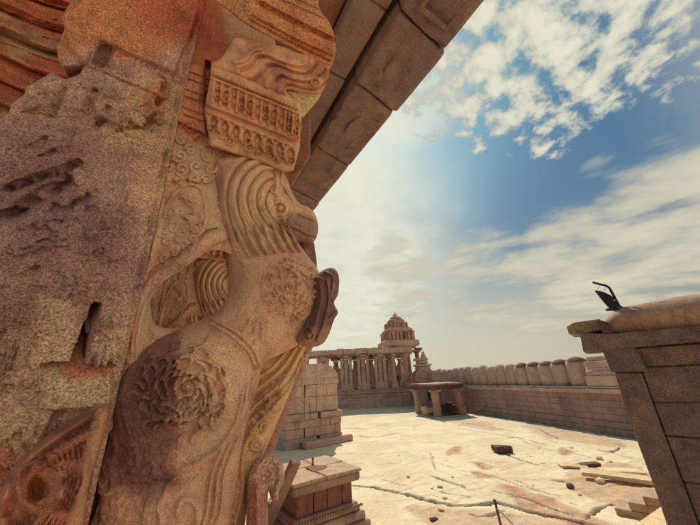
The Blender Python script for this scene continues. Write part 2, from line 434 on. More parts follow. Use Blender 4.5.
        idx = -np.ones((nx, nz), int); n = int(use.sum()); idx[use] = np.arange(n)
        F = np.stack([X[use], tf[use], Z[use]], 1); B = np.stack([X[use], tb[use], Z[use]], 1)
        if s.radial:                       # carve towards the person standing in front, not square to the slab
            la = (np.zeros_like(Z)+lean)[use]; Bs = np.stack([X[use], s.t+la, Z[use]], 1)
            dd = Bs.mean(0)-np.array([0, 0, EYE]); dd /= np.linalg.norm(dd)
            F = Bs-H[use][:, None]*dd; B = Bs+(s.back[use])[:, None]*dd+np.array([0, .001, 0])
        V = np.concatenate([F, B])-np.array(origin)
        qi, qj = np.nonzero(q)
        fa = np.stack([idx[qi, qj], idx[qi+1, qj], idx[qi+1, qj+1], idx[qi, qj+1]], 1)
        fb = fa[:, ::-1]+n
        # boundary walls
        Eset = {}
        e = np.concatenate([fa[:, [0, 1]], fa[:, [1, 2]], fa[:, [2, 3]], fa[:, [3, 0]]])
        key = np.sort(e, 1); key = key[:, 0].astype(np.int64)*n+key[:, 1]
        u_, inv, cnt = np.unique(key, return_inverse=True, return_counts=True)
        be = e[cnt[inv] == 1]
        fw = np.stack([be[:, 1], be[:, 0], be[:, 0]+n, be[:, 1]+n], 1)
        FA = np.concatenate([fa, fb, fw])
        me = bpy.data.meshes.new(name)
        me.vertices.add(2*n); me.vertices.foreach_set('co', V.astype(np.float32).ravel())
        me.loops.add(FA.size); me.loops.foreach_set('vertex_index', FA.astype(np.int32).ravel())
        me.polygons.add(len(FA)); me.polygons.foreach_set('loop_start', np.arange(0, FA.size, 4, dtype=np.int32))
        me.polygons.foreach_set('loop_total', np.full(len(FA), 4, np.int32))
        me.update(calc_edges=True)
        me.polygons.foreach_set('use_smooth', [True]*(len(FA)))
        ca = me.color_attributes.new('tint', 'FLOAT_COLOR', 'POINT')
        c = s.C[use]; gm = c.mean(1, keepdims=True); c = c*(gm/.27)**.55; gm = c.mean(1, keepdims=True); c = np.clip((gm+(c-gm)*0.95)*2.35, 0, 9); c = c*np.minimum(1, .82/np.maximum(c.max(1, keepdims=True), 1e-6)); c = np.concatenate([c, c]); c = np.concatenate([c, np.ones((2*n, 1))], 1)
        ca.data.foreach_set('color', c.astype(np.float32).ravel())
        me.validate()
        return link(name, me, mat or M_CARVE, parent, **kk)

# ------------------------------------------------------------------ the carved porch pillar with its rearing beast
O = (0.1, 1.75, 1.2)
PIL = empty('carved_pillar', ST(*O), YAW, label='huge granite pillar carved with a rearing beast, filling the left of the view', cat='pillar', group='carved pillars of the porch')
def shaft():
    r = Relief([(78, -25), (75, 2), (62, 18), (66, 32), (57, 47), (58, 60), (64, 68), (84, 66), (80, 74), (66, 80), (52, 72), (44, 78), (27, 86), (24, 95), (12, 104), (8, 114), (-6, 122),
                (-60, 170), (-70, 380), (-60, 560), (75, 560), (88, 525), (131, 335), (168, 170), (206, 0), (211, -25)], 1.5, res=0.006, thick=0.03, R=0.03, back=0.02, edge=0.0, sm=False)
    r.back[:] = 0.55; r.warp = 0.0055
    # groove pair at the corner
    r.curve([(199, 0), (157, 190), (124, 335)], 0.006, -0.016); r.curve([(203.5, 0), (161, 190), (129, 332)], 0.005, 0.016)
    for a_, b_ in (((60, 150), (72, 132)), ((20, 250), (46, 240)), ((70, 262), (66, 292)), ((84, 244), (78, 268))): r.curve([a_, ((a_[0]+b_[0])/2+3, (a_[1]+b_[1])/2), b_], .007, .022)
    # broken steps of the face
    r.plate([(72, -30), (60, 40), (85, 66), (100, 45), (172, 76), (215, -30)], 0.05, 0.012, wob=0.006)
    r.plate([(100, 40), (172, 73), (166, 100), (88, 68)], 0.035, 0.006)
    for a, b in (((100, 44), (90, 66)), ((114, 50), (104, 73)), ((118, 52), (109, 75)), ((134, 58), (127, 82)), ((139, 60), (132, 84)), ((144, 62), (138, 86)), ((152, 66), (146, 90)), ((157, 68), (151, 92))):
        r.curve([a, b], 0.005, 0.012)
    r.fill([(100, 46), (113, 52), (104, 70), (92, 65)], 4, 1, 0.009, 0.005)
    r.fill([(119, 54), (133, 60), (126, 79), (111, 72)], 4, 2, 0.009, 0.005)
    # second register of small carved blocks
    r.plate([(30, 88), (50, 74), (64, 82), (58, 104), (24, 112)], 0.03, 0.008, wob=0.005)
    r.plate([(70, 78), (92, 84), (82, 112), (60, 106)], 0.022, 0.01, wob=0.004)
    r.plate([(95, 72), (150, 95), (160, 118), (146, 132), (128, 120), (116, 124), (96, 116), (90, 96)], 0.04, 0.01, wob=0.008)
    r.fill([(30, 88), (60, 78), (92, 84), (145, 98), (160, 118), (140, 140), (112, 126), (60, 112), (25, 116)], 6.5, 3, 0.012, 0.007)
    r.curve([(158, 78), (164, 86), (160, 98), (157, 104)], 0.013, -0.06)
    r.curve([(145, 129), (150, 122), (159, 114)], 0.012, -0.05); r.curve([(126, 118), (124, 128), (128, 134)], 0.008, 0.02)
    r.curve([(95, 92), (86, 110), (80, 118)], 0.01, -0.025)
    # big fish like relief with deep undercut
    r.curve([(10, 188), (36, 178), (62, 170), (78, 162)], 0.014, -0.06); r.curve([(12, 186), (36, 174), (60, 166), (74, 160)], 0.012, 0.025)
    r.curve([(-10, 216), (16, 212), (36, 198), (58, 186), (64, 178)], 0.02, -0.075); r.curve([(22, 206), (42, 190), (62, 182), (66, 200)], 0.014, 0.03)
    r.dome(52, 192, 16, 0.03, 10); r.dome(92, 228, 9, 0.03, 12); r.dome(72, 222, 30, 0.022, 16, rot=0.3); r.dome(38, 214, 22, 0.015, 12)
    r.curve([(30, 208), (56, 212), (84, 216), (100, 232)], 0.012, 0.012)
    for q in range(5): r.curve([(54+q*6, 200+q), (50+q*6, 216+q*2)], 0.005, -0.008)
    # broken lower edge of the dressed face, chiselled strip and blocks
    r.plate([(-80, 325), (30, 318), (78, 300), (84, 262), (100, 250), (104, 285), (130, 290), (133, 180), (165, 150), (165, 130), (60, 130), (-80, 160)], 0.012, 0.006, wob=0.003)
    r.plate([(42, 305), (78, 302), (76, 362), (28, 362)], 0.012, 0.006, wob=0.002)
    r.plate([(92, 305), (134, 310), (122, 356), (78, 360)], 0.014, 0.006, wob=0.003)
    for k_ in range(5): r.curve([(90+k_*8, 312), (84+k_*8.5, 334), (80+k_*8.5, 354)], .006, .014)
    r.fill([(96, 312), (128, 314), (118, 352), (86, 354)], 5, 17, .012, .006)
    for k_ in range(4): r.curve([(122+k_*6-k_*.5, 140), (104+k_*6, 230), (90+k_*7, 296)], .005, .008)
    r.fill([(64, 250), (100, 236), (110, 290), (80, 300), (60, 290)], 6, 18, .012, .007)
    r.fill([(20, 180), (90, 150), (110, 220), (60, 245), (20, 240)], 7, 19, .010, .008)
    r.plate([(48, 366), (112, 362), (110, 398), (40, 400)], 0.03, 0.006, wob=0.002)
    r.curve([(46, 363), (75, 362), (112, 360)], 0.012, -0.06)
    r.curve([(64, 90), (60, 100), (52, 116)], 0.010, -0.03); r.curve([(108, 108), (102, 120), (96, 128)], 0.010, -0.03)
    for k_ in range(16):
        rr_ = random.Random(k_); u_ = rr_.uniform(0, 120); v_ = rr_.uniform(130, 300); r.curve([(u_, v_), (u_+rr_.uniform(6, 16), v_-rr_.uniform(2, 9)), (u_+rr_.uniform(18, 30), v_-rr_.uniform(6, 16))], rr_.uniform(.006, .012), rr_.choice((-.018, .014)), .6); r.curve([(96, 304), (86, 332), (78, 356)], 0.012, -0.03)
    for q in range(9):
        r.curve([(0+q*5, 306+q), (-14+q*5, 340), (-22+q*5, 362)], 0.008, 0.030, n=4)
    r.fill([(-20, 366), (44, 366), (36, 392), (-20, 396)], 5.5, 12, 0.014, 0.008)
    r.fill([(-20, 404), (40, 404), (20, 450), (-20, 455)], 6, 13, 0.014, 0.008, 1.4)
    r.curve([(86, 320), (96, 334), (84, 352)], 0.008, 0.014); r.curve([(94, 320), (106, 330), (94, 354)], 0.007, 0.014); r.curve([(103, 322), (112, 332), (104, 350)], 0.006, 0.012)
    r.plate([(56, 408), (100, 400), (112, 398), (70, 430), (36, 456)], -0.03, 0.01)
    r.plate([(-20, 402), (54, 404), (36, 452), (-20, 458)], .03, .01, wob=.006)
    r.rough(0.012, 5, 0.008, 60, 1, 0.006)
    r.H += 0.006*fbm(r.X, r.Z, 130, 2, 6)
    r.base((156, 128, 118), (182, 154, 124), 3.5, 2, 0.03)
    r.stain([(60, -30), (215, -30), (205, 20), (150, 60), (90, 50), (55, 60)], (182, 122, 84), wob=0.06, soft=0.06, k=.9)
    r.stain([(120, -30), (215, -30), (208, 30), (172, 40), (140, 30)], (176, 92, 74), wob=0.08, soft=0.08, k=.75)
    r.stain([(-80, 140), (130, 150), (120, 330), (-80, 320)], (128, 98, 102), wob=0.08, soft=0.1, k=.7)
    r.stain([(42, 306), (76, 304), (72, 360), (30, 360)], (206, 180, 146), wob=0.05, soft=0.03, k=.8)
    r.stain([(104, 330), (133, 318), (120, 352), (108, 354)], (210, 184, 146), wob=0.05, soft=0.03, k=.8)
    r.stain([(46, 366), (112, 364), (110, 398), (44, 400)], (212, 188, 150), wob=0.045, soft=0.02, k=.85)
    r.stain([(62, 360), (112, 356), (108, 366), (70, 370)], (186, 112, 76), wob=0.02, soft=0.015, k=.8)
    r.stain([(150, 86), (166, 96), (158, 116), (140, 104)], (184, 112, 78), wob=0.02, soft=0.03, k=.6)
    r.stain([(-60, 400), (50, 402), (30, 440), (-60, 450)], (206, 174, 136), wob=0.04, soft=0.02)
    r.stain([(-60, 450), (40, 440), (70, 480), (80, 560), (-60, 560)], (166, 100, 78), wob=0.04, soft=0.02, k=.8)
    r.stain([(100, 48), (113, 53), (104, 70), (92, 65)], (104, 72, 70), wob=0.004, soft=0.006, k=.8)
    return r
shaft().build('shaft', PIL, origin=O)

HOLE = [(152, 338), (148, 312), (154, 295), (166, 278), (184, 266), (200, 255), (212, 250), (226, 252), (240, 262), (247, 285), (240, 308), (220, 322), (196, 334), (172, 342)]
def web():
    r = Relief([(204, -10), (262, -10), (276, 46), (242, 84), (240, 150), (240, 330), (180, 345), (120, 420), (95, 450), (98, 430), (112, 405), (131, 335), (168, 170)], 1.53, res=0.004, thick=0.02, R=0.015, back=0.12, edge=0.0, holes=[HOLE], sm=False)
    # frame of the hole: a fat band running round it
    fr = [(136, 352), (136, 325), (142, 298), (156, 276), (176, 262), (196, 248), (210, 236), (222, 232)]
    r.curve(fr, 0.022, 0.018, kind='r'); r.curve([(x+5, y+4) for x, y in fr], 0.006, 0.012)
    r.curve([(x-5, y-4) for x, y in fr], 0.006, -0.02)
    # panel arch above with crowded leaves
    r.curve([(150, 268), (160, 230), (170, 200), (186, 184), (200, 186), (206, 204), (204, 226), (190, 246)], 0.007, 0.014)
    r.fill([(160, 262), (166, 220), (178, 192), (198, 192), (202, 214), (192, 238)], 6, 21, 0.008, 0.006)
    r.curve([(168, 172), (162, 205), (152, 245), (140, 290)], 0.008, 0.016)
    r.plate([(173, 135), (206, 145), (214, 160), (208, 182), (186, 178), (166, 180)], 0.03, 0.01, wob=0.004)
    r.fill([(172, 112), (205, 130), (214, 158), (206, 182), (186, 178), (168, 182)], 7, 22, 0.014, 0.008)
    # baluster like column under the bracket
    r.plate([(190, 64), (212, 68), (208, 90), (200, 100), (208, 118), (207, 134), (178, 120), (182, 100), (184, 84)], 0.06, 0.01)
    for k in range(6): r.curve([(185+k*.2, 70+k*9), (208, 78+k*9)], 0.006, (0.014, -0.014)[k % 2])
    r.curve([(194, 74), (190, 110)], 0.006, 0.012); r.curve([(201, 76), (198, 112)], 0.006, 0.012)
    r.curve([(208, 62), (206, 100), (210, 136)], 0.012, -0.11)
    r.rough(0.012, 7, 0.006, 60, 2, 0.01); r.H += 0.004*fbm(r.X, r.Z, 140, 2, 6)
    r.base((218, 184, 150), (194, 152, 122), 6, 3, 0.05)
    r.stain([(200, -5), (222, -5), (226, 62), (196, 60)], (176, 90, 70), wob=0.03, soft=0.04, k=.8)
    r.stain([(182, 66), (214, 68), (208, 140), (176, 118)], (178, 112, 80), wob=0.03, soft=0.03, k=.8)
    return r
web().build('pierced_web', PIL, M_BODY, origin=O)

def body():
    r = Relief([(206, 168), (218, 158), (238, 152), (262, 158), (280, 170), (288, 190), (290, 215), (294, 236), (306, 255), (317, 270), (323, 288), (320, 308), (311, 326), (302, 340), (297, 347),
                (280, 356), (264, 366), (258, 390), (246, 430), (238, 480), (230, 530), (224, 585), (80, 585), (92, 530), (103, 480), (108, 440), (112, 408), (120, 382), (132, 358), (150, 341), (175, 331), (200, 322), (219, 309), (229, 292), (227, 270), (221, 244), (214, 215), (208, 190)],
               1.62, res=0.0033, thick=0.165, R=0.20, back=0.16, edge=0.0)
    r.dome(280, 294, 46, 0.035, 52); r.dome(184, 386, 74, 0.05, 70); r.dome(196, 486, 46, 0.03, 44)
    # the crease that parts chest from flank, with belt
    r.curve([(262, 372), (256, 396), (240, 424), (214, 446), (180, 462), (140, 470)], 0.02, -0.016, kind='g')
    for d, a in ((0, 0.014), (4.5, 0.012)):
        r.curve([(207+d, 320-d*.6), (230+d, 332-d*.6), (246+d, 346-d*.6), (254+d, 362-d*.2)], 0.006, a)
    r.curve([(254, 364), (276, 357), (299, 345)], 0.008, -0.02)
    # mane: concentric fat ridges sweeping down the neck
    M = [[(268, 166), (248, 168), (232, 180), (224, 200), (226, 224), (234, 246), (242, 266)],
         [(269, 173), (252, 175), (239, 187), (233, 204), (236, 224), (245, 243), (255, 260)],
         [(270, 180), (256, 182), (246, 193), (242, 208), (246, 224), (256, 240), (268, 255)],
         [(270, 187), (260, 190), (252, 200), (251, 212), (256, 225), (267, 238), (280, 251)],
         [(271, 194), (264, 197), (259, 206), (260, 216), (267, 226), (278, 237), (291, 249)]]
    for i_, m in enumerate(M): r.curve(m, (.019, .015, .017, .013, .012)[i_], (.016, .020, .018, .016, .013)[i_], kind='g'); r.curve([(x-.8, y-.3) for x, y in m], 0.004, -0.004, kind='g'); 
    for m in M: r.curve([(x+4.3, y+1.5) for x, y in m[:6]], 0.0045, -0.016, kind='g')
    for k in range(7):                        # loose ends of the mane
        x = 243+k*8; r.curve([(x-6, 238-k*1.2), (x, 252-k), (x+5, 262-k)], 0.011, 0.026, 0.5)
    # chest medallion: petal curls round a swirl
    cx, cy = 286, 292
    r.whorl(cx, cy, 25, 28, 3, 3.3, 8, 0.0046, 0.015, 1.2); r.ring(cx, cy, 27, .004, .004, 30)
    # rump medallion: flaming strokes
    cx, cy = 196, 385
    r.whorl(cx-4, cy-6, 40, 39, 7, 4.4, 18, 0.0058, 0.019, 0.9)
    r.spiral(cx-2, cy-8, 7, 1.2, 0.006, 0.012, 1, 1)
    for k in range(5): r.curve([(150+k*3, 350-k*3), (138+k*3, 374-k), (136+k*4, 398), (146+k*5, 420-k)], 0.006, 0.008, 0.5)
    # hind thigh: a coil and the scrolls of the flank
    r.spiral(192, 482, 24, 1.6, 0.008, 0.020, 1.2, 1, 1.3)
    for d in (0, 7, 14): r.curve([(238-d, 430+d*.4), (226-d*.8, 456), (222-d*.9, 490), (204-d*.6, 520-d*.5), (176, 526-d), (158+d*.5, 504), (160+d*.6, 476)], 0.008, 0.020, kind='g')
    r.fill([(150, 500), (190, 520), (222, 520), (222, 575), (95, 575), (105, 510)], 7, 61, 0.014, 0.007)
    r.whorl(250, 330, 14, 9, 9, 3.6, 7, .004, .007, 1.2)
    for d in (0, 5, 10): r.curve([(252-d, 374+d), (246-d, 400+d), (230-d, 424+d*.6), (200-d, 440+d*.6)], 0.006, 0.012, kind='g')
    r.dome(112, 464, 20, 0.02, 18); r.ring(112, 462, 8, 0.007, 0.012, 8); r.ring(110, 463, 17, 0.007, 0.012, 16)
    r.curve([(120, 505), (118, 545)], 0.008, 0.016); r.curve([(128, 502), (126, 545)], 0.006, 0.012); r.curve([(103, 490), (104, 515), (98, 545)], 0.012, -0.03)
    r.rough(0.010, 6, 0.0045, 60, 3, 0.004); r.H += 0.003*fbm(r.X, r.Z, 150, 2, 5)*np.clip(r.D/0.03, 0, 1)
    # the thigh is pitted where the skin of the stone has gone
    r.H += 0.02*np.clip(fbm(r.X, r.Z, 70, 3, 2)+.05, -.2, .4)*r.mask([(104, 400), (190, 425), (215, 450), (170, 500), (100, 500)], 0.02, wob=0.02)
    r.base((180, 144, 116), (194, 160, 128), 5, 1, 0.05)
    r.stain([(236, 168), (262, 172), (262, 200), (290, 245), (250, 262), (232, 240), (228, 200)], (210, 182, 144), wob=0.02, soft=0.03, k=.7)
    r.stain([(108, 380), (140, 340), (190, 326), (186, 400), (180, 470), (110, 470)], (112, 72, 72), wob=0.04, soft=0.05, k=.85)  # shaded left side of the haunch, painted darker into the tint
    r.stain([(190, 340), (250, 340), (290, 370), (250, 440), (200, 450)], (168, 142, 114), wob=0.04, soft=0.06, k=.6)
    r.stain([(212, 175), (226, 180), (232, 270), (218, 250)], (120, 74, 72), wob=0.02, soft=0.03, k=.6)
    return r
body().build('beast_body', PIL, M_BODY, origin=O)

def head():
    r = Relief([(262, 160), (276, 164), (286, 176), (292, 192), (299, 203), (308, 207), (315, 214), (318, 226), (316, 238), (309, 243), (300, 242), (293, 243), (285, 238), (276, 222), (268, 206), (262, 190)],
               1.60, res=0.003, thick=0.19, R=0.16, back=0.14)
    r.dome(282, 210, 14, 0.03)
    for q, (rr, a) in enumerate(((3.5, -0.018), (6.5, .005), (10, .006), (13.5, .006))): r.ring(281, 208, rr, 0.006, a)
    r.dome(281, 208, 2.5, 0.012)
    r.curve([(266, 160), (263, 172), (268, 186), (276, 194), (278, 182), (274, 168), (266, 160)], 0.006, 0.018); r.dome(271, 177, 5, -0.02, 12)
    r.curve([(284, 168), (282, 182), (288, 194)], 0.006, 0.012); r.curve([(288, 178), (286, 190), (292, 200)], 0.005, 0.012)
    r.curve([(290, 208), (300, 209), (310, 214)], 0.009, 0.010); r.curve([(286, 225), (296, 228), (304, 233), (312, 235)], 0.007, -0.014); r.dome(296, 236, 6, -0.012, 5); r.dome(311, 228, 6, .012, 9); r.curve([(296, 214), (304, 217), (312, 220)], 0.005, -0.010); r.curve([(284, 216), (286, 226), (294, 236)], 0.006, 0.014); r.rough(0.012, 9, 0.003, 50, 2)
    for k in range(4): r.dome(296+k*4, 221+k*2, 2.2, 0.015)
    r.rough(0.006, 8, 0.004, 60, 4)
    r.base((166, 134, 106), (184, 150, 118), 6, 1, 0.05)
    r.stain([(286, 214), (312, 218), (320, 232), (312, 246), (286, 240)], (112, 86, 82), wob=0.03, soft=0.03, k=.7)  # shade under the muzzle, painted dark into the tint
    return r
head().build('beast_head', PIL, M_FINE, origin=O)

def foreleg():
    r = Relief([(296, 226), (306, 232), (313, 240), (316, 256), (318, 272), (322, 290), (312, 292), (304, 276), (296, 256), (290, 240)], 1.66, res=0.004, thick=0.09, R=0.07, back=0.07)
    r.curve([(300, 236), (306, 252), (312, 276)], 0.006, 0.01); r.rough(0.006, 8, 0.004, 60, 4)
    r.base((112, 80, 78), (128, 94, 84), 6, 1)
    return r
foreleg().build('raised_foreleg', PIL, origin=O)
def paw():
    r = Relief([(313, 281), (322, 271), (333, 268), (339, 277), (338, 294), (334, 303), (338, 312), (334, 320), (329, 334), (322, 344), (309, 347), (297, 342), (303, 324), (313, 306)], 1.52, res=0.003, thick=0.12, R=0.09, back=0.12)
    r.curve([(320, 283), (321, 300), (316, 322), (310, 334)], 0.008, 0.022); r.curve([(314, 296), (312, 312), (305, 330)], 0.006, 0.014)
    r.curve([(327, 282), (329, 300), (324, 322), (318, 338)], 0.007, 0.018)
    r.ring(318, 284, 5, 0.006, 0.014); r.ring(309, 332, 6, 0.006, 0.014); r.dome(309, 332, 3, 0.014); r.curve([(326, 274), (333, 280), (331, 296)], 0.007, 0.018)
    r.curve([(330, 300), (334, 308), (328, 316)], 0.006, -0.012)
    r.rough(0.006, 8, 0.004, 60, 5)
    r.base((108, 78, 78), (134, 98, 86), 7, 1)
    return r
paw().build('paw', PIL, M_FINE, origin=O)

def flank():
    r = Relief([(296, 344), (308, 342), (304, 352), (290, 392), (274, 430), (262, 458), (252, 486), (244, 530), (240, 575), (60, 575), (72, 530), (96, 480), (118, 440), (180, 420), (240, 370)],
               1.70, res=0.0038, thick=0.10, R=0.09, back=0.12)
    L = [[(298, 352), (282, 382), (258, 404), (240, 424), (228, 452), (226, 490), (214, 540)], [(292, 352), (276, 376), (252, 396), (232, 418), (220, 446), (217, 486), (204, 540)],
         [(286, 352), (270, 372), (246, 390), (226, 414), (212, 444), (208, 484), (194, 535)], [(300, 362), (288, 390), (266, 414), (250, 432), (240, 456), (240, 492), (226, 545)]]
    for l in L: r.curve(l, 0.010, 0.020, kind='g')
    for l in L[:3]: r.curve([(x+4, y+2) for x, y in l], 0.005, -0.012, kind='g')
    r.spiral(196, 486, 26, 1.5, 0.008, 0.014, 1.2, 1, 1.3); r.curve([(212, 432), (206, 455), (204, 490), (188, 512), (168, 504), (160, 480), (176, 452)], 0.010, 0.016)
    r.fill([(270, 384), (286, 380), (276, 408), (262, 436), (250, 452), (246, 430)], 6, 31, 0.014, 0.007)
    r.fill([(150, 500), (190, 520), (230, 500), (234, 560), (100, 565), (110, 510)], 8, 32, 0.012, 0.007)
    # buckle and strap on the thigh, pitted stone round it
    r.dome(112, 464, 20, 0.03, 18); r.ring(112, 462, 9, 0.007, 0.014, 8); r.ring(108, 463, 18, 0.007, 0.016, 16)
    r.curve([(92, 478), (96, 500), (84, 530)], 0.010, 0.02); r.curve([(120, 505), (118, 545)], 0.008, 0.02); r.curve([(128, 502), (126, 545)], 0.006, 0.014)
    r.curve([(100, 490), (102, 515), (96, 545)], 0.012, -0.05)
    r.rough(0.014, 6, 0.006, 60, 3, 0.006)
    r.H += 0.018*fbm(r.X, r.Z, 80, 3, 2)*r.mask([(80, 455), (170, 440), (160, 500), (120, 520), (90, 520)], 0.02, wob=0.02)
    r.base((180, 146, 108), (198, 164, 122), 5, 4, 0.04)
    r.stain([(210, 400), (290, 350), (280, 400), (240, 470), (222, 520), (206, 500)], (160, 130, 92), wob=0.03, soft=0.02, k=.6)
    r.stain([(70, 440), (170, 440), (165, 500), (110, 530), (70, 530)], (126, 84, 74), wob=0.04, soft=0.04, k=.75)
    r.stain([(150, 455), (214, 455), (206, 505), (160, 510)], (186, 128, 88), wob=0.02, soft=0.03, k=.7)
    return r
flank().build('scrolled_flank', PIL, M_BODY, origin=O)

def prop():
    r = Relief([(300, 338), (314, 344), (300, 382), (285, 420), (272, 456), (266, 480), (252, 490), (258, 440), (280, 380)], 1.78, res=0.005, thick=0.04, R=0.03, back=0.1, sm=False)
    r.rough(0.008, 6, 0.004, 50, 3); r.base((138, 112, 100), (156, 126, 106), 6, 1)
    r.stain([(262, 430), (290, 400), (284, 420), (268, 470)], (146, 96, 80), wob=0.03, soft=0.03, k=.7)
    return r
prop().build('backing_slab', PIL, origin=O)

def trunk():
    r = Relief([(246, 530), (247, 490), (250, 472), (258, 460), (268, 454), (278, 456), (284, 466), (284, 482), (279, 492), (278, 500), (272, 500), (268, 492), (268, 530), (268, 560), (244, 560)], 1.60, res=0.003, thick=0.08, R=0.045, back=0.08)
    r.dome(264, 477, 7, -0.03, 8, .6); r.curve([(258, 470), (266, 460), (276, 464), (279, 480), (274, 494)], 0.014, 0.022, kind='g')
    r.curve([(257, 488), (258, 520), (256, 545)], 0.013, 0.024, kind='g')
    r.rough(0.006, 8, 0.003, 60, 5)
    r.base((146, 120, 106), (162, 136, 116), 7, 1); r.stain([(250, 486), (262, 486), (264, 530), (248, 530)], (160, 104, 84), wob=0.01, soft=0.02, k=.6)
    return r
trunk().build('elephant_trunk', PIL, origin=O)

def headdress():
    r = Relief([(213, 67), (245, 76), (272, 88), (298, 101), (301, 118), (299, 148), (293, 170), (284, 172), (262, 162), (236, 154), (211, 146), (205, 110)], 1.50, res=0.0024, thick=0.05, R=0.03, back=0.08, edge=0.02, sm=False, tilt=(.42, 4.0), radial=True)
    def band(a, b, w, amp): r.curve([a, ((a[0]+b[0])/2, (a[1]+b[1])/2), b], w, amp)
    band((216, 72), (298, 106), 0.020, 0.022); band((214, 80), (298, 114), 0.006, 0.016); r.beads((218, 77), (296, 110), 26, 1.7, 0.014)
    band((211, 104), (296, 138), 0.012, 0.024); band((208, 111), (294, 146), 0.007, 0.014)
    for k in range(11):                       # niche register with little posts and figures
        u = 216+k*7.6; v = 84+k*3.1
        r.curve([(u, v), (u-1.2, v+18)], 0.0065, 0.022)
        if k % 3 == 1: r.ring(u+4, v+10, 4.2, 0.005, 0.015, 6); r.dome(u+4, v+10, 2.4, 0.016, 4)
        elif k % 3 == 2: r.dome(u+3.6, v+6, 2.2, 0.02); r.dome(u+3.8, v+13, 2.6, 0.018, 4.5)
        else: r.spiral(u+4, v+6, 3.2, 1.2, 0.004, 0.014); r.spiral(u+3.4, v+13, 3.2, 1.2, 0.004, 0.014, 2, -1)
    for k in range(8):                        # row of horseshoe arches below
        u = 216+k*10.4; v = 122+k*4.3
        r.curve([(u-4, v+6), (u-5, v-2), (u, v-7), (u+5, v-1), (u+4, v+7)], 0.0075, 0.022); r.dome(u, v+1, 2.6, 0.016, 4)
    r.fill([(211, 132), (236, 144), (270, 156), (290, 164), (292, 152), (262, 142), (232, 130), (212, 122)], 4.5, 41, 0.012, 0.005)
    for k in range(4): r.curve([(288+k*3.2, 113+k), (287+k*3.2, 134+k)], 0.004, 0.016)
    r.rough(0.008, 8, 0.002, 60, 5, 0.006)
    r.base((194, 154, 118), (178, 132, 98), 7, 3)
    return r
headdress().build('carved_headdress', PIL, M_FINE, origin=O)

def curls():
    r = Relief([(212, 66), (222, 58), (230, 46), (238, 38), (262, 42), (292, 50), (326, 66), (327, 80), (320, 92), (302, 92), (286, 90), (296, 103), (262, 88), (236, 76)], 1.47, res=0.0025, thick=0.04, R=0.03, back=0.07, edge=0.02, tilt=(.42, 4.0), radial=True)
    A = [(240, 66), (250, 62), (256, 54), (268, 54), (276, 58), (300, 64), (306, 54), (304, 46)]
    B = [(252, 76), (262, 68), (266, 62), (276, 62), (290, 68), (304, 70), (312, 62), (316, 56)]
    Cc = [(268, 86), (272, 78), (280, 72), (290, 76), (306, 78), (316, 72), (322, 66)]
    Dd = [(280, 90), (282, 83), (288, 80), (298, 83), (314, 84), (324, 76)]
    for l in (A, B, Cc, Dd): r.curve(l, 0.026, 0.026, kind='g'); r.curve([(x+1.5, y+3.9) for x, y in l], 0.009, -0.020, kind='g'); r.curve([(x-.6, y-1.2) for x, y in l], 0.006, -0.006, kind='g')
    r.curve([(236, 62), (246, 60), (252, 52), (264, 48)], 0.008, 0.014)
    r.ring(314, 82, 4, 0.006, 0.014); r.dome(314, 82, 2, 0.016)
    r.rough(0.006, 8, 0.002, 60, 5, 0.003)
    r.base((176, 132, 100), (150, 104, 84), 7, 3)
    r.stain([(232, 44), (264, 44), (250, 62), (226, 66)], (150, 112, 98), wob=0.02, soft=0.02, k=.6)
    return r
curls().build('wave_scroll_panel', PIL, M_FINE, origin=O)

def patch():
    r = Relief([(284, 90), (300, 89), (318, 90), (324, 88), (318, 100), (303, 118), (299, 116), (297, 103)], 1.485, res=0.004, thick=0.03, R=0.02, back=0.05, sm=False, tilt=(.42, 4.0), radial=True)
    r.rough(0.006, 8, 0.003, 40, 5); r.base((232, 208, 160), (222, 190, 140), 7, 3)
    return r
patch().build('pale_mortar_patch', PIL, origin=O)

def bracket():
    r = Relief([(208, -50), (212, -4), (226, 8), (246, 24), (268, 36), (288, 46), (306, 56), (320, 64), (329, 69), (335, 54), (335, 38), (329, 22), (318, 4), (314, -50)], 1.445, res=0.0035, thick=0.025, R=0.02, back=0.03, edge=0.01, tilt=(.42, 4.0), radial=True)
    r.plate([(216, -50), (318, -50), (330, 26), (334, 38), (300, 26), (262, 6)], 0.025, 0.012, wob=0.004)
    r.curve([(262, 4), (300, 24), (334, 40)], 0.012, -0.03); r.curve([(256, 14), (296, 36), (332, 52)], 0.01, 0.02); r.curve([(250, 20), (290, 42), (328, 60)], 0.007, -0.014)
    for k in range(5): r.curve([(246+k*2, -14-k*9), (290, 4-k*9), (330, 22-k*9)], 0.005, (-0.01, 0.012)[k % 2])
    r.rough(0.008, 7, 0.003, 45, 5, 0.010)
    r.base((190, 132, 88), (204, 160, 108), 6, 3)
    r.stain([(262, -60), (340, -60), (340, 40), (300, 22), (262, 2)], (186, 128, 92), wob=0.02, soft=0.01, k=.6)
    r.stain([(214, -40), (262, -40), (262, 6), (240, 26), (216, 4)], (196, 142, 100), wob=0.03, soft=0.05, k=.7)
    r.stain([(280, 44), (330, 68), (335, 50), (296, 34)], (206, 122, 66), wob=0.02, soft=0.02, k=.6)
    return r
bracket().build('corbel', PIL, origin=O)

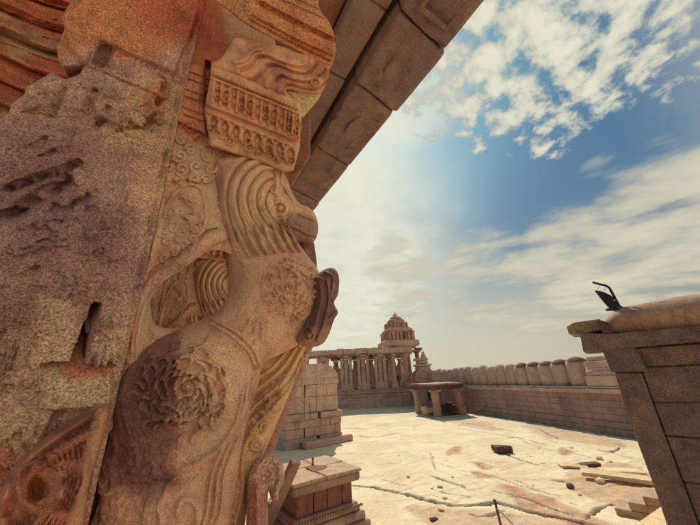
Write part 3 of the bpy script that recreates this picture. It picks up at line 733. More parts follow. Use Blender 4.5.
def makara():
    r = Relief([(-20, 575), (-8, 520), (2, 490), (12, 470), (30, 450), (56, 430), (84, 412), (110, 404), (106, 430), (94, 470), (84, 520), (80, 575)], 1.46, res=0.004, thick=0.07, R=0.06, back=0.2, edge=0.0)
    r.curve([(6, 500), (24, 468), (56, 442), (96, 416)], 0.014, 0.034, kind='g'); r.curve([(12, 510), (28, 478), (58, 452), (92, 430)], 0.007, -0.012)
    for k in range(13):
        q = k/12; u = 36+q*56; v = 466-q*38; r.curve([(u, v), (u-3, v+9)], 0.007, 0.022)
    r.ring(40, 488, 15, 0.010, 0.026, 15); r.ring(40, 488, 21, 0.007, 0.018, 22); r.dome(37, 490, 8, -0.06, 12, .6, rot=0.5)
    for k in range(7):
        r.curve([(50+k*5.5, 458-k*3.4), (60+k*4, 478), (54+k*3.6, 500), (36+k*4, 524+k*3)], 0.009, 0.030, 0.4)
    r.curve([(5, 520), (20, 540), (60, 550)], 0.01, 0.02)
    r.fill([(0, 520), (40, 515), (60, 560), (-10, 565)], 7, 51, 0.012, 0.007)
    r.curve([(100, 416), (92, 450), (82, 480), (74, 530)], 0.018, 0.02)
    r.rough(0.012, 7, 0.007, 60, 5, 0.008)
    r.base((184, 124, 92), (146, 92, 78), 8, 3)
    r.stain([(96, 408), (110, 404), (98, 440), (84, 500), (76, 545), (66, 540), (80, 480)], (214, 170, 124), wob=0.01, soft=0.01, k=.85)
    r.stain([(26, 480), (50, 474), (52, 500), (30, 508)], (190, 130, 90), wob=0.02, soft=0.02, k=.7)
    return r
makara().build('carved_creature_head', PIL, M_BODY, origin=O)

# body of the pillar behind the carvings
mb = MB(); mb.box((-0.42-O[0], 2.0-O[1], 3.1-O[2]), (0.42, 0.5, 3.9), 0.02); mb.box((0.15-O[0], 1.95-O[1], 1.45-O[2]), (1.3, 0.5, 0.5), 0.03)
mb.box((0.1-O[0], 1.98-O[1], 4.72-O[2]), (1.25, 0.5, 0.5), 0.03)
me_ = mb.build('core', M_CEIL, PIL)

for k, lb in ((1, 'next carved pillar of the porch row, glimpsed sunlit through the oval opening'), (2, 'farther carved pillar of the porch row, beyond the one in the oval opening')):
    c = copy_tree(PIL); b = (O[0], O[1]+1.72*k, O[2]); c.location = ST(*b); c['label'] = lb
    c['group'] = 'carved pillars of the porch'

# ------------------------------------------------------------------ porch: floor, eave, ceiling
PO = (0.6, 0.0, 0.0)
def sbox(mb, s0, s1, t0, t1, z0, z1, ch=0.01, o=(0, 0, 0), jit=0.0):
    mb.box(((s0+s1)/2-o[0], (t0+t1)/2-o[1], (z0+z1)/2-o[2]), (s1-s0, t1-t0, z1-z0), ch, jit=jit)
mb = MB(); sbox(mb, -4.5, 0.95, -2.2, 12, 0, 1.2, 0.03)
porch_floor = mb.build('porch_floor', M_WALL, None, kind='structure'); porch_floor.rotation_euler = (0, 0, YAW)

EV = empty('stone_eave', ST(1.0, 3.0, 4.6), YAW, label='long overhanging eave of big dark stone slabs against the sky', cat='eave')
EO = (1.0, 3.0, 4.6)
def eslab(t0, t1, ds, dz, i):
    """one slab of the eave, sloping down outward; section in (s,z)"""
    za = EYE+2.72; sa = 0.628*2.72+ds; zb = EYE+2.86+dz; sb = 0.428*2.86; zc = EYE+3.02; sc = 0.372*3.02
    sec = [(sa, za), (sa-0.03, za-0.006), (sb+0.02, zb), (sb, zb+0.02), (sb-0.02, zb+0.3), (sa-0.25, zb+0.3), (sa+0.02, za+0.16)]
    mb = MB(); g = 0.011
    n = 22; tt = np.linspace(t0+g, t1-g, n)
    vs = []; fs = []
    rr = random.Random(i)
    m = len(sec); sub = []
    for a_, b_ in zip(sec, sec[1:]+sec[:1]):
        k = 16 if math.hypot(a_[0]-b_[0], a_[1]-b_[1]) > .3 else 1
        for q in range(k): sub.append((a_[0]+(b_[0]-a_[0])*q/k, a_[1]+(b_[1]-a_[1])*q/k))
    m = len(sub)
    for j, t in enumerate(tt):
        for (x, z) in sub:
            e = 0.016 if j in (0, n-1) else 0
            w = mnoise.noise(Vector((x*4, t*4, z*4+i)))*0.036+mnoise.noise(Vector((x*14, t*14, z*9+i)))*0.016
            vs.append((x+w*.5-EO[0], t-EO[1], z+w+e-EO[2]))
    for j in range(n-1):
        for k in range(m): fs.append((j*m+k, j*m+(k+1) % m, (j+1)*m+(k+1) % m, (j+1)*m+k))
    fs.append(tuple(range(m))); fs.append(tuple((n-1)*m+k for k in range(m)))
    mb.add(vs, fs)
    o = mb.build('eave_slab', M_EAVE, EV)
    return o
ts = [-0.6, 0.30, 1.02, 1.75, 2.75, 3.75, 4.6, 5.6, 6.8, 8.0]
for i in range(len(ts)-1): eslab(ts[i], ts[i+1], random.Random(i).uniform(-.02, .02), random.Random(i+9).uniform(-.02, .02), i)
# worn carving on the slabs' undersides
def lump(s, t, z, rs, rt, rz, nm='carved_boss'):
    mb = MB(); pr = [(math.cos(a)*1.0, math.sin(a)) for a in np.linspace(-1.4, 1.4, 9)]
    mb.lathe([(p[0], p[1]*rz) for p in pr], 20, (s-EO[0], t-EO[1], z-EO[2]), sx=rs, sy=rt, square=2.6)
    return mb.build(nm, M_EAVE, EV, True, rough=0.02)
lump(1.47, 1.40, EYE+2.81, 0.10, 0.15, 0.035); lump(1.50, 2.2, EYE+2.79, 0.12, 0.2, 0.025)
mb = MB()
for a in range(4):
    w = [((1.30, .50), (1.62, .53)), ((1.30, .86), (1.62, .90)), ((1.28, .50), (1.32, .90)), ((1.58, .50), (1.62, .90))][a]
    sbox(mb, w[0][0], w[1][0], w[0][1], w[1][1], EYE+2.735, EYE+2.90, 0.01, EO)
mb.build('carved_frame', M_EAVE, EV, rough=0.01)
CE = empty('porch_ceiling', ST(0.2, 2.5, 5.9), YAW, label='dark red stone beams and ceiling slabs above the porch pillars', cat='ceiling')
CO = (0.2, 2.5, 5.9)
mb = MB()
for i in range(len(ts)-1): sbox(mb, 0.86, 1.16, ts[i]+.1, ts[i+1]+.092, EYE+2.98+0.01*(i % 3), EYE+3.35, 0.012, CO)
mb.build('edge_beam', M_EAVE, CE, rough=0.012)
mb = MB(); sbox(mb, 0.35, 0.85, .1, 9, EYE+3.12, EYE+3.6, 0.02, CO); mb.build('inner_beam', M_CEIL, CE, rough=0.01)
for k in range(3):
    mb = MB(); sbox(mb, -4.2, 1.0, -2.2+k*3.6, 1.38+k*3.6, EYE+3.62, EYE+3.9, 0.02, CO); mb.build('ceiling_slab', M_CEIL, CE)
mb = MB(); sbox(mb, 0.5, 1.56, -.2, 9.0, EYE+3.18+.17, EYE+3.62-.01, 0.02, CO); mb.build('roof_edge', M_CEIL, CE)
# fluted red stone behind the pillar, upper left
def fluted():
    r = Relief([(-260, -120), (120, -120), (110, 20), (92, 90), (60, 112), (20, 125), (-20, 160), (-260, 220)], 2.45, res=0.008, thick=0.08, R=0.06, back=0.2, sm=False)
    for k in range(15):
        y = -95+k*23
        P = [(-240, y-85), (-120, y-52), (-40, y-14), (10, y+8), (45, y+22), (110, y+38)]
        r.curve([(a, b+2*math.sin(a*.05+k)) for a, b in P], 0.045, 0.10, kind='g'); r.curve([(a, b+9) for a, b in P], 0.012, -0.05, kind='g')
        r.curve([(a, b+16+3*math.sin(a*.03+k*2)) for a, b in P], 0.018, 0.035, kind='g')
        r.curve([(a, b+4*math.sin(k*2.1+a*.02)+3) for a, b in P], 0.012, 0.02, kind='g')
    r.rough(0.06, 3, 0.014, 25, 5, 0.03)
    r.base((196, 120, 92), (222, 182, 144), 3.0, 3, 0.02)
    r.stain(None, (160, 88, 74), np.clip((fbm(r.X, r.Z*2.5, 2.5, 5, 5)-.06)/.08, 0, 1)*.8)
    return r
FL = empty('fluted_stone_cornice', ST(-1.6, 2.5, 4.2), YAW, label='red and cream fluted stone curving behind the pillar at the upper left corner', cat='cornice')
fluted().build('fluted_face', FL, origin=(-1.6, 2.5, 4.2))
mb = MB(); sbox(mb, -3.6, -0.75, 2.62, 3.0, 1.22, 6.4, 0.02, (-1.6, 2.5, 4.2)); mb.build('backing_wall', M_CEIL, FL)

# ------------------------------------------------------------------ courtyard ground: one sheet of bare granite reaching the horizon
def axis(a, b, d, far):
    x = list(np.arange(a, b, d)); s_ = d; q = x[-1]
    while q < far: s_ *= 1.25; q += s_; x.append(q)
    s_ = d; q = x[0]; y = []
    while q > -far: s_ *= 1.25; q -= s_; y.append(q)
    return np.array(y[::-1]+x)
gx = axis(-2.5, 13.5, 0.045, 900); 
gy_near = np.concatenate([np.arange(4.5, 13, 0.04), np.arange(13, 34, 0.08)])
yy = list(gy_near); q = yy[-1]; s_ = .08
while q < 900: s_ *= 1.25; q += s_; yy.append(q)
q = yy[0]; s_ = .05; y2 = []
while q > -900: s_ *= 1.3; q -= s_; y2.append(q)
gy = np.array(y2[::-1]+yy)
GX, GY = np.meshgrid(gx, gy, indexing='ij')
near = np.clip(1-(np.hypot(GX-5, GY-16)-22)/20, 0, 1)
cx_, sx_ = math.cos(-0.5), math.sin(-0.5)
UX = GX*cx_-GY*sx_; UY = GX*sx_+GY*cx_
GZ = (0.07*fbm(GX, GY, 0.35, 3, 1)+0.02*fbm(UX, UY*3, 1.3, 4, 2)+0.007*fbm(GX, GY, 7, 3, 3))*near
# thin sheets of exfoliating rock: low terraces
ter = fbm(UX*.5, UY*1.6, 0.5, 5, 4)*5; fr_ = ter-np.floor(ter)
GZ += near*0.022*np.clip((fr_-.44)/.05, 0, 1)*np.clip((.98-fr_)/.5, 0, 1)
CR = np.zeros(GX.shape)
def gcrack(px, w, d, wob=0.12, seed=0, step=0.0, tap=True):
    P = smooth([G(u, v)[:2] for u, v in px], 7); rr = random.Random(seed)
    P = np.array([(x+rr.uniform(-wob, wob)*w*3, y+rr.uniform(-wob, wob)*w*3) for x, y in P])
    m = 4*w+step*4; lo = P.min(0)-m; hi = P.max(0)+m
    i0, i1 = np.searchsorted(gx, [lo[0], hi[0]]); j0, j1 = np.searchsorted(gy, [lo[1], hi[1]])
    X = GX[i0:i1, j0:j1]; Z = GY[i0:i1, j0:j1]
    if X.size == 0: return
    D = np.full(X.shape, 1e9); K = np.zeros(X.shape); n = len(P)-1
    for i in range(n):
        dd, _, _, k = seg_near(X, Z, P[i], P[i+1]); mm = dd < D; D[mm] = dd[mm]; K[mm] = ((i+k)/n)[mm]
    w_ = w*.72; ww = w_*(0.35+0.65*np.sin(np.clip(K, 0, 1)*math.pi)**.5) if tap else w*.72+0*K
    ww = ww*(0.6+0.9*(vnoise(X*3, Z*3, seed % 8)))
    g = np.clip(1.25-(D/ww)**2, 0, 1); GZ[i0:i1, j0:j1] -= d*g; CR[i0:i1, j0:j1] = np.maximum(CR[i0:i1, j0:j1], g*.8)
gcrack([(352, 486), (372, 488), (400, 493), (425, 500), (450, 505), (476, 505), (497, 503), (520, 509), (545, 515), (580, 522), (605, 530)], 0.075, 0.13, seed=1, tap=False)
gcrack([(470, 515), (482, 518), (497, 514), (505, 511)], 0.04, 0.08, seed=2)
gcrack([(436, 491), (455, 495), (472, 498)], 0.03, 0.05, seed=3); gcrack([(430, 475), (440, 479), (452, 483), (466, 488)], 0.05, 0.07, seed=4)
gcrack([(430, 452), (433, 462), (436, 470)], 0.03, 0.05, seed=5)
gcrack([(342, 429), (355, 428), (367, 429)], 0.10, 0.10, seed=6); gcrack([(358, 436), (368, 438), (380, 437), (392, 434), (402, 433)], 0.09, 0.08, seed=7)
gcrack([(458, 428), (478, 431), (505, 436), (530, 441), (548, 446)], 0.07, 0.05, seed=8); gcrack([(500, 452), (520, 460), (540, 466)], 0.06, 0.04, seed=9)
gcrack([(586, 520), (592, 514), (602, 508), (614, 506)], 0.05, 0.10, seed=10); gcrack([(598, 450), (610, 452), (620, 448)], 0.08, 0.10, seed=11)
gcrack([(492, 491), (520, 497), (548, 507), (575, 516)], 0.05, 0.03, seed=12); gcrack([(420, 411), (440, 421), (470, 424), (510, 431)], 0.06, 0.03, seed=13)
gcrack([(552, 481), (560, 482), (567, 483)], 0.08, 0.08, seed=14); gcrack([(540, 430), (552, 436), (560, 440)], 0.08, 0.05, seed=15)
gcrack([(382, 480), (398, 484), (412, 489)], 0.03, 0.04, seed=16); gcrack([(345, 415), (360, 415), (372, 414)], 0.10, 0.05, seed=17)
gcrack([(520, 440), (545, 449), (580, 455), (600, 462)], 0.05, 0.04, seed=18); gcrack([(455, 470), (490, 476), (520, 486), (560, 497)], 0.045, 0.035, seed=19)
for k_ in range(13):
    rr_ = random.Random(100+k_); u_ = rr_.uniform(400, 640); v_ = rr_.uniform(420, 512); L_ = rr_.uniform(8, 26)
    gcrack([(u_, v_), (u_+L_*.5, v_+L_*.12+rr_.uniform(-1, 1)), (u_+L_, v_+L_*.28+rr_.uniform(-1, 1))], rr_.uniform(.018, .04), rr_.uniform(.02, .05), seed=30+k_)
nX, nY = GX.shape
ids = np.arange(nX*nY).reshape(nX, nY)
FA = np.stack([ids[:-1, :-1].ravel(), ids[1:, :-1].ravel(), ids[1:, 1:].ravel(), ids[:-1, 1:].ravel()], 1)
me = bpy.data.meshes.new('ground'); me.vertices.add(nX*nY); me.vertices.foreach_set('co', np.stack([GX, GY, GZ], 2).astype(np.float32).ravel())
me.loops.add(FA.size); me.loops.foreach_set('vertex_index', FA.astype(np.int32).ravel()); me.polygons.add(len(FA))
me.polygons.foreach_set('loop_start', np.arange(0, FA.size, 4, dtype=np.int32)); me.polygons.foreach_set('loop_total', np.full(len(FA), 4, np.int32)); me.update(calc_edges=True)
me.polygons.foreach_set('use_smooth', [True]*len(FA))
# stains: ochre soil patches and weathered bands with shapes of their own
soil = np.zeros(GX.shape)
def patchg(px, k=1.0, wob=0.5):
    global soil
    P = np.array([G(u, v)[:2] for u, v in smooth(px, 4, True)]); lo = P.min(0)-1; hi = P.max(0)+1
    i0, i1 = np.searchsorted(gx, [lo[0], hi[0]]); j0, j1 = np.searchsorted(gy, [lo[1], hi[1]])
    X = GX[i0:i1, j0:j1]; Z = GY[i0:i1, j0:j1]; Xw = X+fbm(X, Z, 1.5, 5, 3)*wob*1.6; Zw = Z+fbm(X, Z, 1.5, 5, 6)*wob*1.6
    D = np.full(X.shape, 1e9); ins = np.zeros(X.shape, bool); n = len(P)
    for i in range(n):
        A, B = P[i], P[(i+1) % n]; D = np.minimum(D, seg_near(Xw, Zw, A, B)[0])
        if A[1] != B[1]: ins ^= ((A[1] > Zw) != (B[1] > Zw)) & (Xw < (B[0]-A[0])*(Zw-A[1])/(B[1]-A[1])+A[0])
    m = np.clip(np.where(ins, D, -D)/.12+.5, 0, 1)*k; soil[i0:i1, j0:j1] = np.maximum(soil[i0:i1, j0:j1], m)
patchg([(570, 474), (600, 464), (640, 468), (650, 498), (636, 506), (595, 500), (574, 488)], .6)
patchg([(500, 486), (530, 494), (575, 506), (610, 522), (600, 532), (560, 520), (520, 505)], .8, .35)
patchg([(405, 508), (440, 508), (500, 512), (560, 522), (600, 532), (500, 540), (440, 530)], .5, .2)
patchg([(470, 470), (486, 474), (492, 479), (478, 478)], .8, .2); patchg([(474, 462), (486, 464), (492, 468), (480, 470)], .8, .2)
patchg([(446, 451), (460, 447), (462, 451), (450, 456)], .8, .2); patchg([(560, 448), (574, 452), (572, 456), (562, 455)], .8, .2)
patchg([(520, 425), (560, 428), (600, 436), (632, 446), (600, 446), (550, 438)], .5, .5)
patchg([(455, 420), (480, 421), (500, 430), (470, 428)], .45, .5)
ca = me.color_attributes.new('tint', 'FLOAT_COLOR', 'POINT')
cc_ = np.stack([soil, CR, np.zeros_like(soil), np.ones_like(soil)], 2); ca.data.foreach_set('color', cc_.astype(np.float32).ravel())
def ground_mat():
    m = bpy.data.materials.new('bare_granite'); m.use_nodes = True; nt = m.node_tree; b = nt.nodes['Principled BSDF']
    b.inputs['Roughness'].default_value = 0.85; b.inputs['Specular IOR Level'].default_value = 0.3
    geo = nd(nt, 'ShaderNodeNewGeometry'); at = nd(nt, 'ShaderNodeAttribute', attribute_name='tint'); sp = nd(nt, 'ShaderNodeSeparateColor'); nt.links.new(at.outputs['Color'], sp.inputs[0])
    def mp(sc, rot=0.0):
        x = nd(nt, 'ShaderNodeMapping'); x.inputs['Scale'].default_value = sc; x.inputs['Rotation'].default_value = (0, 0, rot); nt.links.new(geo.outputs['Position'], x.inputs['Vector']); return x.outputs[0]
    def noi(scale, vec, det=7, rg=.62, dist=0.0):
        n = nd(nt, 'ShaderNodeTexNoise'); n.inputs['Scale'].default_value = scale; n.inputs['Detail'].default_value = det; n.inputs['Roughness'].default_value = rg; n.inputs['Distortion'].default_value = dist
        nt.links.new(vec, n.inputs['Vector']); return n.outputs['Fac']
    def ramp(x, a, c, ca=(0, 0, 0, 1), cc=(1, 1, 1, 1)):
        r = nd(nt, 'ShaderNodeValToRGB'); r.color_ramp.elements[0].position = a; r.color_ramp.elements[1].position = c; r.color_ramp.elements[0].color = ca; r.color_ramp.elements[1].color = cc
        nt.links.new(x, r.inputs[0]); return r.outputs[0]
    def mix(f, a, c, typ='MIX'):
        x = nd(nt, 'ShaderNodeMix', data_type='RGBA', blend_type=typ)
        if isinstance(f, float): x.inputs[0].default_value = f
        else: nt.links.new(f, x.inputs[0])
        for i, s in ((6, a), (7, c)):
            if isinstance(s, tuple): x.inputs[i].default_value = (*s[:3], 1)
            else: nt.links.new(s, x.inputs[i])
        return x.outputs[2]
    p0 = mp((1, 1, 1)); p1 = mp((0.35, 1.5, 1), 0.35)
    col = mix(ramp(noi(.55, p0, dist=.8), .40, .62), lin((226, 207, 174)), lin((212, 188, 150)))
    col = mix(ramp(noi(.8, p1, 9, .7, .6), .54, .70), col, lin((198, 160, 122)))
    col = mix(ramp(noi(1.7, p1, 10, .75, 1.2), .60, .68), col, lin((132, 92, 74)))
    col = mix(ramp(noi(.33, p0, 8, .7, .8), .64, .76), col, lin((204, 158, 116)))
    so = nd(nt, 'ShaderNodeMath', operation='MULTIPLY'); nt.links.new(sp.outputs[0], so.inputs[0]); nt.links.new(ramp(noi(3, p0, 8, .7), .3, .6, (.35,)*3+(1,)), so.inputs[1])
    col = mix(so.outputs[0], col, mix(ramp(noi(4, p0), .4, .6), lin((190, 122, 78)), lin((138, 88, 70))))
    col = mix(sp.outputs[1], col, lin((58, 42, 40)))
    col = mix(1.0, col, ramp(noi(45, p0, 4, .8), .3, .7, (.72,)*3+(1,), (1.22,)*3+(1,)), 'MULTIPLY')
    col = mix(ramp(noi(14, p1, 8, .8), .60, .70), col, lin((168, 128, 98)))
    col = mix(1.0, col, ramp(noi(7, p0, 6, .7), .3, .7, (.86,)*3+(1,), (1.1,)*3+(1,)), 'MULTIPLY')
    nt.links.new(col, b.inputs['Base Color'])
    bp = nd(nt, 'ShaderNodeBump'); bp.inputs['Strength'].default_value = .6; bp.inputs['Distance'].default_value = .03
    nt.links.new(noi(6, p0, 10, .72, .4), bp.inputs['Height']); nt.links.new(bp.outputs[0], b.inputs['Normal'])
    return m
link('ground', me, ground_mat(), None, kind='structure')

# ------------------------------------------------------------------ masonry helper: rows of slightly uneven blocks between two ground points
def masonry(mb, A, B, thick, rows, rnd, blk=(0.7, 1.4), face=0.012, ch=0.012, dens=1.0):
    """rows: list of (z0,z1,proud).  the viewer's face lies on A-B, thickness goes to the left normal side"""
    ax = Vector((B[0]-A[0], B[1]-A[1], 0)); L = ax.length; ax.normalize(); nn = Vector((-ax.y, ax.x, 0)); rz = math.atan2(ax.y, ax.x)
    for z0, z1, pr in rows:
        x = -pr*0; x1 = L
        while x < x1-0.02:
            w = min(rnd.uniform(*blk), x1-x)
            if x1-x-w < blk[0]*.5: w = x1-x
            j = rnd.uniform(0, face)
            th = thick+pr+j
            c = Vector((A[0], A[1], 0))+ax*(x+w/2)+nn*(thick-th)/2+nn*0
            c = Vector((A[0], A[1], 0))+ax*(x+w/2)+nn*(thick/2-(pr+j)/2)
            mb.box((c.x, c.y, (z0+z1)/2), (w-0.006, th, z1-z0-0.005), ch, rz, jit=0.004)
            x += w
rnd = random.Random(11)

# ------------------------------------------------------------------ boundary wall with its row of rounded merlons
WA = np.array(G(633, 438)[:2]); WB = np.array(G(465, 412)[:2]); wd = (WB-WA)/np.linalg.norm(WB-WA)
W0 = WA-wd*3.2; W1 = WA+wd*22.5            # near end, far end
wn = np.array([wd[1], -wd[0]])             # away from the courtyard (to the right)
ztop = HZ(620, 386.5, WA); 
WALL = empty('boundary_wall', ((W0[0]+W1[0])/2, (W0[1]+W1[1])/2, 0), 0, label='long low courtyard wall of reddish granite blocks topped by rounded merlons', cat='wall')
WO = tuple(WALL.location)
def off(mb, o):
    mb.v = [(x-o[0], y-o[1], z-o[2]) for x, y, z in mb.v]; return mb
A_, B_ = W1, W0                             # from far to near so the left normal points away from the court
mb = MB(); masonry(mb, A_, B_, 0.9, [(-.1, .28, .10), (.28, .55, .05)], rnd, (.9, 1.9)); off(mb, WO).build('base_course', M_WALL, WALL)
h_ = (ztop-.30-.55)/4
mb = MB(); masonry(mb, A_, B_, 0.9, [(.55+h_*k, .55+h_*(k+1), 0) for k in range(4)], rnd, (.7, 1.7)); off(mb, WO).build('block_courses', M_WALL, WALL)
mb = MB(); masonry(mb, A_, B_, 0.95, [(ztop-.30, ztop-.10, .10), (ztop-.10, ztop, .03)], rnd, (1.6, 3.2), ch=.02); off(mb, WO).build('coping', M_MERL, WALL)
# merlons: one by one
def wall_at_u(u, v=372):
    d = ray(u, v); den = d[0]*wd[1]-d[1]*wd[0]; k = (WA[0]*wd[1]-WA[1]*wd[0])/den; return np.array([d[0]*k, d[1]*k])
off_in = 0.45
s_list = []; p0_ = wall_at_u(571); p1_ = wall_at_u(555)
zt_m = HZ(568, 358.5, wall_at_u(568)+wn*off_in)
step_ = np.linalg.norm(p1_-p0_)*0.98
print('merlon step', step_, 'top', zt_m, 'coping', ztop)
mer_me = None
for i in range(19):
    p = wall_at_u(570)+wd*step_*i+wn*off_in
    if (p-W1)@wd > -0.3: break
    for body in (0,):
        rr = random.Random(i*7); h = zt_m-ztop+rr.uniform(-.08, .05)
        mb = MB(); w = step_*.515
        mb.lathe([(w*1.0, 0), (w*1.02, h*.3), (w*1.0, h*.6), (w*.98, h-.30), (w*.9, h-.2), (w*.66, h-.07), (w*.3, h-.01), (.02, h)], 20, (0, 0, 0), sx=1, sy=.62, rz=math.atan2(wd[1], wd[0]), square=2.6)
        mb.v = [(x, y, z*(1+0.0)) for x, y, z in mb.v]
        o = mb.build('merlon', M_MERL, WALL, True, rough=0.032); o.location = (p[0]-WO[0], p[1]-WO[1], ztop-.02)
        o.rotation_euler = (0, rr.uniform(-.03, .03), 0)
        if i < 5:
            mc = MB(); mc.lathe([(w*1.04, -.20), (w*1.06, -.14), (w*.94, -.06), (w*.66, .02), (w*.3, .06), (.02, .07)], 20, (0, 0, 0), sy=.66, rz=math.atan2(wd[1], wd[0]), square=2.6); k_ = mc.build('cap_stone', M_WALLB, o, True, rough=0.03)
            k_.location = (wn[0]*.06-wd[0]*step_*.06, wn[1]*.06-wd[1]*step_*.06, h-.02)
# stepped pedestal on top of the wall, right of the merlons
pc = wall_at_u(598)+wn*off_in; zz = ztop
ST_ = empty('stepped_finial', (pc[0], pc[1], ztop), math.atan2(wd[1], wd[0]), label='stepped stone finial base on the wall, right of the last merlon', cat='finial')
tops = [HZ(598, v, pc) for v in (382, 375, 370.5, 367, 361, 356)]
for k in range(5):
    mb = MB(); w = [1.5, 1.34, 1.16, 1.22, 1.0][k]; z0 = (ztop if k == 0 else tops[k])-ztop; z1 = tops[k+1]-ztop
    mb.box((0, 0, (z0+z1)/2), (w, w*.6, z1-z0-.01), .03, 0, jit=.01); mb.build('step', M_MERL, ST_, rough=.01)

# ------------------------------------------------------------------ pillared pavilion in the distance
PA = np.array(G(338, 410)[:2]); PB = np.array(G(415, 406)[:2]); pdv = (PB-PA)/np.linalg.norm(PB-PA); PA0 = PA-pdv*4.5; pn = np.array([-pdv[1], pdv[0]])
ang = math.atan2(pdv[1], pdv[0])
PV = empty('pillared_pavilion', ((PA0+PB)/2+pn*2.5).tolist()+[0], ang, label='long open pavilion of clustered stone pillars on a high moulded platform', cat='pavilion')
Lp = np.linalg.norm(PB-PA0); hp = HZ(413, 387.5, PB)
zc0 = hp; zc1 = HZ(404, 352.5, PB); zr = HZ(404, 347.5, PB)
def loc(x, y, z=0): return (x-Lp/2, y-2.5, z)    # along the face, inward
def mas_loc(mb, x0, x1, y0, y1, rows, rnd, blk):
    for z0, z1, pr in rows:
        x = x0
        while x < x1-.02:
            w = min(rnd.uniform(*blk), x1-x)
            if x1-x-w < blk[0]*.5: w = x1-x
            j = rnd.uniform(0, .015)
            mb.box(loc(x+w/2, (y0+y1)/2, (z0+z1)/2), (w-.006, (y1-y0)+2*(pr+j), z1-z0-.005), .012, 0, jit=.004); x += w
mb = MB(); mas_loc(mb, -.15, Lp+.15, 0, 5, [(-.1, .22, .16), (.22, .42, .10)], rnd, (1, 2)); mb.build('platform_base', M_FAR, PV)
mb = MB(); mas_loc(mb, 0, Lp, 0, 5, [(.42, .42+(hp-.42-.62)*.5, 0), (.42+(hp-.42-.62)*.5, hp-.62, 0)], rnd, (.8, 1.7)); mb.build('platform_wall', M_FAR, PV)
mb = MB(); mas_loc(mb, -.12, Lp+.12, 0, 5, [(hp-.62, hp-.48, .12), (hp-.48, hp-.32, -.02), (hp-.32, hp-.2, .16), (hp-.2, hp-.06, .02), (hp-.06, hp, .12)], rnd, (1.2, 2.6)); mb.build('platform_moulding', M_FAR, PV)
def pcol(x, y, w=.62, colonette=True, dz=0):
    h = zc1-zc0
    mb = MB(); mb.box((0, 0, .28), (w, w, .56), .03); mb.box((0, 0, .62), (w*.8, w*.8, .14), .03)
    mb.lathe([(w*.42, .66), (w*.40, h*.32), (w*.46, h*.34), (w*.46, h*.40), (w*.38, h*.42), (w*.38, h*.62), (w*.46, h*.64), (w*.46, h*.72), (w*.36, h*.74), (w*.34, h*.84)], 8, rz=math.pi/8)
    c = mb.build('column', M_FAR, PV, rough=.01); c.location = loc(x, y, zc0)
    if colonette:
        for sx_ in (-1, 1):
            m2 = MB(); m2.box((sx_*w*.56, -w*.40, .2), (.34, .34, .4), .03)
            m2.lathe([(.17, .4), (.15, h*.3), (.175, h*.36), (.15, h*.42), (.155, h*.66), (.18, h*.7), (.15, h*.76), (.2, h*.88)], 8, (sx_*w*.56, -w*.40, 0)); m2.box((sx_*w*.56, -w*.40, h*.91), (.36, .36, .14), .03)
            m2.build('colonette', M_FAR, c)
    m3 = MB(); m3.box((0, 0, h*.86), (w*.85, w*.85, .14), .03); m3.box((0, 0, h*.92), (w*1.5, w*1.1, .16), .05); m3.box((0, 0, h*.975), (w*2.0, w*.8, .16), .06); m3.box((0, 0, h*1.0), (w*1.9, w*.8, .2), .03); m3.box((0, -.05, h*.95), (w*.7, w*1.9, .18), .06)
    m3.build('capital', M_FAR, c, rough=.012)
def xat(u, y):                             # parameter along the face for a pixel column, at depth y behind the face
    P = PA0+pn*y; d = ray(u, 370); den = d[0]*pdv[1]-d[1]*pdv[0]; k = (P[0]*pdv[1]-P[1]*pdv[0])/den
    return float((np.array([d[0]*k, d[1]*k])-P)@pdv)
for u in (303, 323, 346, 363, 380, 393.5, 406): pcol(xat(u, .6), .6, .82 if u < 390 else .7, colonette=u not in (393.5, 406))
for u in (336, 356, 371, 388, 401): pcol(xat(u, 3.6), 3.6, .8, False)
mb = MB(); x = -.3; rr = random.Random(4)
while x < Lp+.2:
    w = rr.uniform(1.6, 2.6); w = min(w, Lp+.35-x); mb.box(loc(x+w/2, .5, (zc1+zr)/2+rr.uniform(-.02, .02)), (w-.02, 1.3, zr-zc1), .05, 0, jit=.02); x += w
mb.build('front_beam', M_FAR, PV, rough=.03)
mb = MB(); mb.box(loc(Lp/2, 3, (zc1+zr)/2), (Lp, 3.7, zr-zc1-.08), .05); mb.build('roof', M_FAR, PV)
mb = MB(); rr = random.Random(8)
for k in range(9): 
    x = Lp*.4+k*.62; mb.box(loc(x, rr.uniform(.2, 1), zr+.06), (.72, .3, rr.uniform(.08, .2)), .04, rr.uniform(0, 1), jit=.02)
mb.build('roof_stones', M_FAR, PV, rough=.02)

